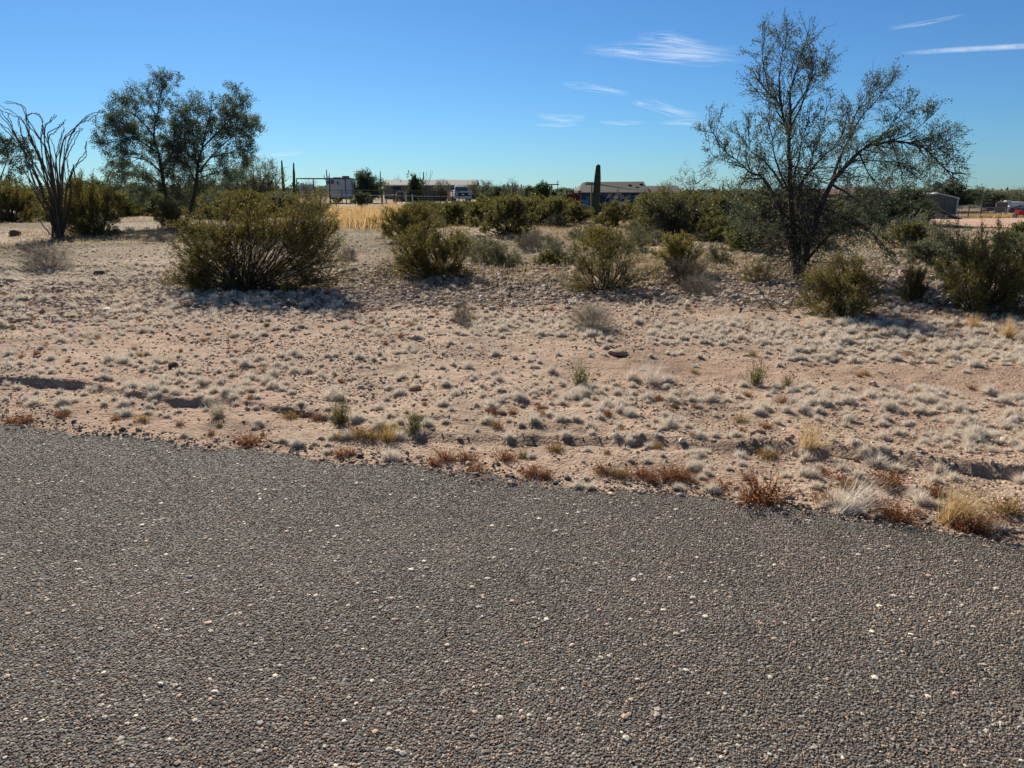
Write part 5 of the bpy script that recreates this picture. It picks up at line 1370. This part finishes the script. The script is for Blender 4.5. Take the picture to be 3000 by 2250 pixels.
MB().cyl((ATY(1168, 560, Yh).x - b.x, 2.4, zr - .6), (ATY(1168, 560, Yh).x - b.x, 2.4, zr - .1), .08).build('vent_pipe', M['whitetrim'], root)

# low block wall and plywood sheet in front of the ranch house
Yw = 100; b = site(1250, Yw, 0); xa, xb = ATY(1150, 560, Yw).x - b.x, ATY(1308, 560, Yw).x - b.x
zt = Z_(559, Yw); o = MB().box(((xa + xb) / 2, 0, zt / 2), (xb - xa, .2, zt)).box(((xa + xb) / 2, 0, zt + .03), (xb - xa + .1, .3, .06)).build('block_wall', M['greywall']); o.location = b; tag(o, 'low grey brown block wall in front of the long tan house', 'wall')
Yp = 97; b = site(1321, Yp, 0); o = MB().box((0, 0, .72), (W_(19, Yp), .04, 1.4)).build('plywood_sheet', M['plywood']); o.location = b; tag(o, 'bright yellow plywood sheet standing left of the white truck', 'plywood')

# front pipe fence on the left property
Yf = 82; b = site(1050, Yf, 0); root = empty('pipe_fence', b, 'dark pipe fence with wire in front of the trailer and the long house', 'fence')
fx = [700, 760, 820, 870, 925, 965, 1001, 1040, 1080, 1120, 1155, 1176, 1207, 1240, 1272, 1291, 1306, 1325, 1345]
zf0, zf1 = Z_(553, Yf), Z_(561, Yf); zt = lambda px: zf0 + (zf1 - zf0) * (px - 700) / 645
for px in fx: MB().box((ATY(px, 560, Yf).x - b.x, 0, zt(px) / 2), (.075, .075, zt(px))).build('post', M['darksteel'], root)
for nm, dz in (('top_rail', 0), ('middle_rail', .55)):
    xa, xb = ATY(700, 560, Yf).x - b.x, ATY(1345, 560, Yf).x - b.x
    MB().cyl((xa, 0, zt(700) - dz), (xb, 0, zt(1345) - dz), .035, 6).build(nm, M['steel'] if dz else M['darksteel'], root)
wb = MB()
for dz in (.2, .4, .75, .95, 1.15): wb.cyl((xa, .01, max(.08, zt(700) - dz)), (xb, .01, max(.08, zt(1345) - dz)), .008, 4)
wb.build('wire', M['steel'], root)

# white pipe arch, pale table, far camper, small things in the left yard
Yq = 86; b = site(1176, Yq, 0); q = [];
for i in range(13):
    a = math.pi * i / 12; q.append((-.55 * math.cos(a) * 1.0, 0, 1.0 + .38 * math.sin(a)))
P = Plant(900); P.wood([(-.55, 0, 0)] + q + [(.55, 0, 0)], .035, .035); o = np_obj('pipe_arch', P.wood_mesh('pipe_arch', M['whitetrim'], 6), None, b); tag(o, 'white bent pipe arch standing at the fence before the long house', 'arch')
Yq = 88; b = site(1146, Yq, 0); root = empty('table', b, 'pale flat topped table left of the white pipe arch', 'table'); MB().box((0, 0, .98), (1.3, .8, .06), bev=.01).build('tabletop', M['whitetrim'], root)
for sx in (-1, 1):
    for sy in (-1, 1): MB().box((sx * .55, sy * .3, .475), (.06, .06, .95)).build('leg', M['darksteel'], root)
Yq = 130; b = site(898, Yq, 0); root = empty('camper', b, 'white camper roof showing under the steel awning', 'camper'); MB().box((0, 1, 1.45), (1.5, 4, 1.9), bev=.15).build('body', M['white'], root); MB().box((0, -1.02, 1.65), (1.0, .03, .5)).build('window', M['glass'], root)
for sx in (-.6, .6): MB().cyl((sx - .1, 0, .33), (sx + .1, 0, .33), .33, 14).build('wheel', M['rubber'], root)
for i, (px, lb) in enumerate(((1190, 'white fence stub post right of the pipe arch'), (1209, 'white fence stub post farther right of the pipe arch'))):
    b = site(px, 80, 0); o = MB().box((0, 0, .5), (.13, .13, 1.0), bev=.02).cyl((0, 0, 1.0), (0, 0, 1.06), .09, 8).build('stub_post', M['whitetrim']); o.location = b; tag(o, lb, 'post')

# T shaped poles and thin mast
def tpole(px, Y, top, x0, x1, label):
    b = site(px, Y); root = empty('cross_pole', b, label, 'pole'); zt = Z_(top, Y) - b.z
    MB().box((0, 0, zt / 2), (.16, .16, zt)).build('post', M['wood'], root)
    xa, xb = ATY(x0, 560, Y).x - b.x, ATY(x1, 560, Y).x - b.x; MB().box(((xa + xb) / 2, -.10, zt + .02), (xb - xa, .14, .14)).build('crossbar', M['wood'], root)


tpole(1614, 100, 541, 1597, 1637, 'T shaped wooden pole standing against the open sky')
tpole(1732, 88, 541, 1714, 1742, 'T shaped wooden pole in front of the blue house, left of the saguaro')
b = site(1633, 130); o = MB().cyl((0, 0, 0), (0, 0, Z_(528, 130) - b.z), .07, 8, .05).box((0, 0, Z_(534, 130) - b.z), (.5, .05, .05)).build('mast', M['steel']); o.location = b; tag(o, 'thin grey mast behind the T shaped pole', 'mast')

# blue house
Yb = 98; b = site(1800, Yb); xa, xb = ATY(1692, 560, Yb).x - b.x, ATY(1901, 560, Yb).x - b.x; ze, zr = Z_(563.5, Yb) - b.z, Z_(532, Yb) - b.z
root = empty('blue_house', b, 'dark blue house with a large charcoal shingle roof, behind the saguaro', 'house')
MB().box(((xa + xb) / 2, 4.2, ze / 2), (xb - xa - .7, 8.0, ze)).build('wall', M['bluewall'], root)
hip = MB(); bm = hip.bm
ev = [bm.verts.new(v) for v in ((xa, -.5, ze), (xb, -.5, ze), (xb, 9, ze), (xa, 9, ze))]; rg = [bm.verts.new(v) for v in ((xa + 1.0, 4.2, zr - .12), (xa + 1.6, 4.2, zr), (xb, 4.2, zr + .05))]
for f in ((ev[0], ev[1], rg[2], rg[1], rg[0]), (ev[2], ev[3], rg[0], rg[1], rg[2]), (ev[3], ev[0], rg[0]), (ev[1], ev[2], rg[2]), (ev[0], ev[3], ev[2], ev[1])): bm.faces.new(f)
hip.build('roof', M['dkshingle'], root)
MB().box(((xa + xb) / 2, -.54, ze - .10), (xb - xa, .06, .20)).build('fascia', M['darkblue'], root)
for px, w, h, zz in ((1822, 12, 9, 576), (1842, 11, 8, 576.5)): window(root, ATY(px, 560, Yb).x - b.x, .16, Z_(zz, Yb) - b.z, W_(w, Yb), W_(h, Yb), 'whitetrim', True)
MB().box((ATY(1770, 560, Yb).x - b.x, .17, 1.2), (W_(26, Yb), .06, 1.5)).build('garage_door', M['darkblue'], root)
MB().box((ATY(1723, 560, Yb).x - b.x, .16, 1.1), (W_(11, Yb), .06, 2.1)).build('door', M['greywall'], root)
MB().box((ATY(1862, 560, Yb).x - b.x, .12, Z_(574, Yb) - b.z), (.14, .14, .22), bev=.03).build('wall_lamp', M['whitetrim'], root)
for px, py in ((1853, 545), (1872, 552), (1888, 542)):
    MB().box((ATY(px, 560, Yb).x - b.x, 1.6 + (553 - py) * .12, Z_(py, Yb) - b.z + .05), (.45, .35, .3), bev=.03).build('roof_vent', M['black'], root)
Yb2 = 99; b2 = site(1950, Yb2); xa, xb = ATY(1903, 560, Yb2).x - b2.x, ATY(2003, 560, Yb2).x - b2.x; ze, zr = Z_(565, Yb2) - b2.z, Z_(544, Yb2) - b2.z
root = empty('garage', b2, 'low charcoal roofed garage joined to the right of the blue house', 'garage'); MB().box(((xa + xb) / 2, 4, ze / 2), (xb - xa - .4, 7, ze)).build('wall', M['bluewall'], root)
MB().prism([(-.3, ze), (4, zr), (8.3, ze)], xa, xb).build('roof', M['dkshingle'], root); MB().box(((xa + xb) / 2, .48, 1.0), (2.4, .05, 2.0)).build('garage_door', M['whitetrim'], root)

# yard things by the blue house
Yc = 92; b = site(1678, Yc); root = empty('red_shelter', b, 'rust red steel stall with a flat top at the left of the blue house', 'shelter'); zt = Z_(561, Yc) - b.z
for x in (-.95, 0, .95):
    for y in (-.6, .6): MB().box((x * .8, y, zt / 2), (.12, .12, zt)).build('post', M['rustred'], root)
MB().box((0, 0, zt + .05), (2.0, 1.6, .10)).build('roof', M['darksteel'], root)
MB().box((0, .7, zt * .45), (1.7, .05, zt * .8)).build('back_panel', M['rustred'], root)
for z in (.35, .7, 1.05): MB().box((0, -.63, z), (1.7, .05, .10)).build('slat', M['rustred'], root)
b = site(1712, 92); o = MB().cyl((0, 0, 0), (0, 0, 1.15), .46, 20).cyl((0, 0, .35), (0, 0, .40), .48, 20).cyl((0, 0, .75), (0, 0, .80), .48, 20).cyl((0, 0, 1.15), (0, 0, 1.2), .42, 20).build('barrel', M['blueplastic']); o.location = b; tag(o, 'bright blue barrel between the red stall and the saguaro', 'barrel')
b = site(1700, 94); o = MB().box((0, 0, .9), (.22, .22, 1.8), bev=.03).cyl((0, 0, 1.8), (0, 0, 1.95), .14, 10).build('gate_post', M['wood']); o.location = b; tag(o, 'stout wooden post behind the blue barrel', 'post')


def mound(px, Y, rx, h, mat, label, name='dirt_mound', seed=3, loc=None):
    b = site(px, Y) if loc is None else loc; n, k = 18, 48; V = []
    for i in range(n + 1):
        t = i / n
        for j in range(k):
            a = j * 2 * math.pi / k; r = rx * t * (1 + .10 * math.sin(3 * a + seed) + .05 * math.sin(7 * a))
            V.append((math.cos(a) * r, math.sin(a) * r * .8, h * (1 - t) ** 1.0 * (1 - .12 * (1 - t)) + .1 * h * float(vnoise(math.cos(a) * r, math.sin(a) * r, .5, seed)) * (1 - t) - .05))
    i, j = np.meshgrid(np.arange(n), np.arange(k), indexing='ij'); j2 = (j + 1) % k
    Q = np.stack([i * k + j, (i + 1) * k + j, (i + 1) * k + j2, i * k + j2], -1).reshape(-1, 4)
    return tag(np_obj(name, np_mesh(name, np.array(V), Q, None, [mat], True), None, b), label, 'dirt mound')


mound(1570, 80, 1.6, .8, M['dirtpile'], 'low brown dirt mound before the dark tree by the T shaped pole', seed=5)
b = site(1562, 84); o = MB().cyl((-1.2, 0, .75), (1.2, 0, .75), .07, 8).cyl((-1.0, 0, 0), (-1.0, 0, .72), .05, 6).cyl((1.0, 0, 0), (1.0, 0, .72), .05, 6).build('pipe_rail', M['whitetrim']); o.location = b; tag(o, 'white pipe rail beside the low brown dirt mound', 'rail')

# ---- right side: dirt pile, metal shed, fence, camper, red cart, houses behind the tall tree
def lotz(x, y): return float(TZ(x, y)) + .04


Yd = 62; b = ATY(2735, 600, Yd); b.z = lotz(b.x, Yd) - .05
mound(0, 0, W_(92, Yd), Z_(601, Yd) - b.z, M['dirtpile'], 'dark steep dirt pile in front of the tan metal shed', seed=8, loc=b, name='dirt_pile')
Ys = 82; b = site(2745, Ys, -1.3); xa, xm, xb = ATY(2672, 560, Ys).x - b.x, ATY(2748, 560, Ys).x - b.x, ATY(2808, 560, Ys).x - b.x; z1, zr, z2 = Z_(580, Ys) - b.z, Z_(569, Ys) - b.z, Z_(583, Ys) - b.z
root = empty('metal_shed', b, 'tan ribbed metal shed with a pale trimmed gable, behind the dirt pile', 'shed')
MB().prism([(xa, 0), (xa, z1), (xm, zr), (xb, z2), (xb, 0)], 0, 3, 'y').build('wall', M['metalsiding'], root)
MB().prism([(xa - .15, z1), (xm, zr + .02), (xb + .15, z2), (xb + .15, z2 + .14), (xm, zr + .16), (xa - .15, z1 + .14)], -.2, 3.2, 'y').build('roof', M['whitetrim'], root)
MB().box((xb + .04, -.06, z2 / 2), (.16, .12, z2)).build('corner_trim', M['whitetrim'], root)
rb = MB()
for z in np.arange(.25, z2 - .1, .28): rb.box(((xa + xb) / 2, -.012, z), (xb - xa, .02, .05))
rb.build('siding_ribs', M['metalsiding'], root)
MB().box((ATY(2785, 560, Ys).x - b.x, -.03, .9), (.9, .05, 1.8)).build('door', M['greywall'], root)

m, n_, l_, out = mat_new('chain link'); M['chain'] = m
tc = n_.new('ShaderNodeTexCoord'); sp = n_.new('ShaderNodeSeparateXYZ'); l_.new(tc.outputs['Object'], sp.inputs[0])
vals = []
for sgn in (1, -1):
    a = n_.new('ShaderNodeMath'); a.operation = 'MULTIPLY_ADD'; l_.new(sp.outputs[2], a.inputs[0]); a.inputs[1].default_value = sgn; l_.new(sp.outputs[0], a.inputs[2])
    q = n_.new('ShaderNodeMath'); q.operation = 'MULTIPLY'; l_.new(a.outputs[0], q.inputs[0]); q.inputs[1].default_value = 9
    f = n_.new('ShaderNodeMath'); f.operation = 'FRACT'; l_.new(q.outputs[0], f.inputs[0])
    c = n_.new('ShaderNodeMath'); c.operation = 'LESS_THAN'; l_.new(f.outputs[0], c.inputs[0]); c.inputs[1].default_value = .11; vals.append(c.outputs[0])
mxm = n_.new('ShaderNodeMath'); mxm.operation = 'MAXIMUM'; l_.new(vals[0], mxm.inputs[0]); l_.new(vals[1], mxm.inputs[1])
tr = n_.new('ShaderNodeBsdfTransparent'); df = n_.new('ShaderNodeBsdfPrincipled'); df.inputs['Base Color'].default_value = (.25, .25, .25, 1); df.inputs['Metallic'].default_value = .5
ms = n_.new('ShaderNodeMixShader'); l_.new(mxm.outputs[0], ms.inputs[0]); l_.new(tr.outputs[0], ms.inputs[1]); l_.new(df.outputs[0], ms.inputs[2]); l_.new(ms.outputs[0], out.inputs[0])

Yk = 72; b = site(2900, Yk, 0); b.z = lotz(b.x, Yk)
root = empty('chain_link_fence', b, 'chain link fence with pale steel posts along the far side of the dirt lot', 'fence')
fpx = [2811, 2841, 2876, 2918, 2950, 2979, 3012, 3050]; xs = [ATY(p, 600, Yk).x - b.x for p in fpx]; zt = Z_(602.5, Yk) - b.z; zt2 = Z_(607, Yk) - b.z
for i, x in enumerate(xs):
    top = zt if i < 3 else zt2
    MB().cyl((x, 0, -.3), (x, 0, top + (.25 if i == 2 else 0.02)), .055, 8).build('post', M['steel'] if i % 2 == 0 else M['wood'], root)
for i in range(len(xs) - 1):
    top = zt if i < 2 else zt2
    MB().cyl((xs[i] + .06, 0, top - .03), (xs[i + 1] - .06, 0, top - .03), .035, 6).build('top_rail', M['whitetrim'] if i < 2 else M['steel'], root)
    MB().box(((xs[i] + xs[i + 1]) / 2, .0, (top - .08) / 2), (xs[i + 1] - xs[i] - .14, .006, top - .12)).build('wire_panel', M['chain'], root)
Yg = 80; b = site(2898, Yg, -1.2); root = empty('livestock_gate', b, 'dark slatted livestock gate behind the chain link fence', 'gate')
MB().box((-.72, 0, .85), (.08, .08, 1.7)).build('post', M['black'], root); MB().box((.72, 0, .85), (.08, .08, 1.7)).build('post', M['black'], root)
for z in (.35, .65, .95, 1.25, 1.55): MB().box((0, 0, z), (1.36, .04, .16)).build('slat', M['black'], root)
MB().box((0, -.03, .95), (.10, .03, 1.4)).build('brace', M['black'], root)
b = site(2935, 78, -1.2); o = MB().box((0, 0, .75), (1.2, .06, 1.5)).box((-.55, -.05, .75), (.08, .05, 1.5)).box((.55, -.05, .75), (.08, .05, 1.5)).build('board_panel', M['wood']); o.location = b; tag(o, 'brown board panel leaning behind the chain link fence', 'panel')
Yv = 92; b = site(2985, Yv, -1.2); root = empty('camper', b, 'white camper with a rounded roof at the far right behind the fence', 'camper')
zt = Z_(592, Yv) - b.z; MB().box((.2, 1.5, (zt + .5) / 2), (W_(56, Yv), 3, zt - .5), bev=.18).build('body', M['white'], root); MB().box((-.2, -.02, zt - .75), (.9, .04, .5)).build('window', M['glass'], root)
MB().box((-.9, .8, zt + .08), (.7, .6, .2), bev=.05).build('roof_vent', M['whitetrim'], root); MB().box((.5, -.03, zt - .45), (1.0, .03, .12)).build('stripe', M['darkblue'], root)
for sx in (-.7, .9): MB().cyl((sx, -.05, .35), (sx, .2, .35), .35, 16).build('wheel', M['rubber'], root)
b = ATY(2990, 648, 66); b.z = lotz(b.x, 66); root = empty('garden_cart', b, 'small red two wheeled cart parked at the right end of the fence', 'cart')
MB().box((0, 0, .52), (.85, .55, .38), taper=(1.12, 1.12), bev=.03).build('tray', M['redplastic'], root)
for s in (-1, 1): MB().cyl((s * .5 - .04, .1, .25), (s * .5 + .04, .1, .25), .25, 16).build('wheel', M['rubber'], root)
MB().cyl((-.44, -.1, .55), (-.85, -.1, 1.0), .025, 6).build('handle', M['redplastic'], root); MB().cyl((-.46, .1, .25), (.46, .1, .25), .02, 6).build('axle', M['darksteel'], root)
g = np.random.default_rng(61)
xs_ = g.uniform(ATY(2815, 600, 75).x, ATY(3060, 600, 75).x, 2600); ys_ = g.uniform(69.5, 76, 2600); V, Q = leaf_quads(np.stack([xs_, ys_, [lotz(a, c) - .05 for a, c in zip(xs_, ys_)]], 1), np.stack([g.normal(0, .3, 2600), g.normal(0, .3, 2600), np.ones(2600)], 1), g.uniform(.2, .6, 2600), .05, g)
tag(np_obj('dry_grass', np_mesh('dry_grass', V, Q, None, [M['gold']])), 'dry grass growing along the chain link fence', 'dry grass', kind='stuff')

Yz = 105; b = site(2540, Yz, -1.3); xa, xb = ATY(2445, 560, Yz).x - b.x, ATY(2640, 560, Yz).x - b.x; ze, zr = Z_(570, Yz) - b.z, Z_(556, Yz) - b.z
root = empty('brown_house', b, 'house with a reddish brown roof showing through the tall tree', 'house'); MB().box(((xa + xb) / 2, 4, ze / 2), (xb - xa - .6, 8, ze)).build('wall', M['greywall'], root)
MB().prism([(-.5, ze), (4, zr), (8.5, ze)], xa, xb).build('roof', M['redroof'], root); MB().box(((xa + xb) / 2, -.53, ze - .06), (xb - xa, .05, .16)).build('fascia', M['whitetrim'], root)
for px in (2480, 2560, 2610): window(root, ATY(px, 560, Yz).x - b.x, -.02, 1.4, 1.1, .9)
Yz = 112; b = site(2212, Yz, -1.3); root = empty('white_shed', b, 'small white gabled shed left of the tall tree stems', 'shed'); zt = Z_(568, Yz) - b.z; ze = Z_(578, Yz) - b.z
MB().prism([(-.6, 0), (-.6, ze), (0, zt), (.6, ze), (.6, 0)], 0, 3, 'y').build('wall', M['white'], root); MB().prism([(-.75, ze - .05), (0, zt + .05), (.75, ze - .05), (.75, ze + .07), (0, zt + .17), (-.75, ze + .07)], -.15, 3.1, 'y').build('roof', M['greywall'], root); MB().box((0, -.02, .8), (.6, .04, 1.6)).build('door', M['greywall'], root)
Yz = 106; b = site(2178, Yz, -1.3); root = empty('carport', b, 'dark carport with a white flat roof left of the white shed', 'carport'); zt = Z_(574, Yz) - b.z
MB().box((0, 1.5, zt), (W_(42, Yz), 3.2, .22)).build('roof', M['whitetrim'], root)
for sx in (-.9, .9):
    for sy in (.1, 2.9): MB().box((sx, sy, zt / 2 - .06), (.1, .1, zt - .12)).build('post', M['darksteel'], root)
MB().box((.2, 2.6, zt * .45), (1.6, .1, zt * .85)).build('back_panel', M['black'], root)
Yz = 100; b = site(2112, Yz, -1.2); root = empty('utility_cabinet', b, 'squat dark box with a pale cap by the two thin saguaros', 'cabinet'); zt = Z_(577, Yz) - b.z
MB().box((.1, 0, zt / 2), (.9, .8, zt), bev=.03).build('body', M['black'], root); MB().box((.1, 0, zt + .05), (1.0, .9, .09), bev=.02).build('lid', M['whitetrim'], root)
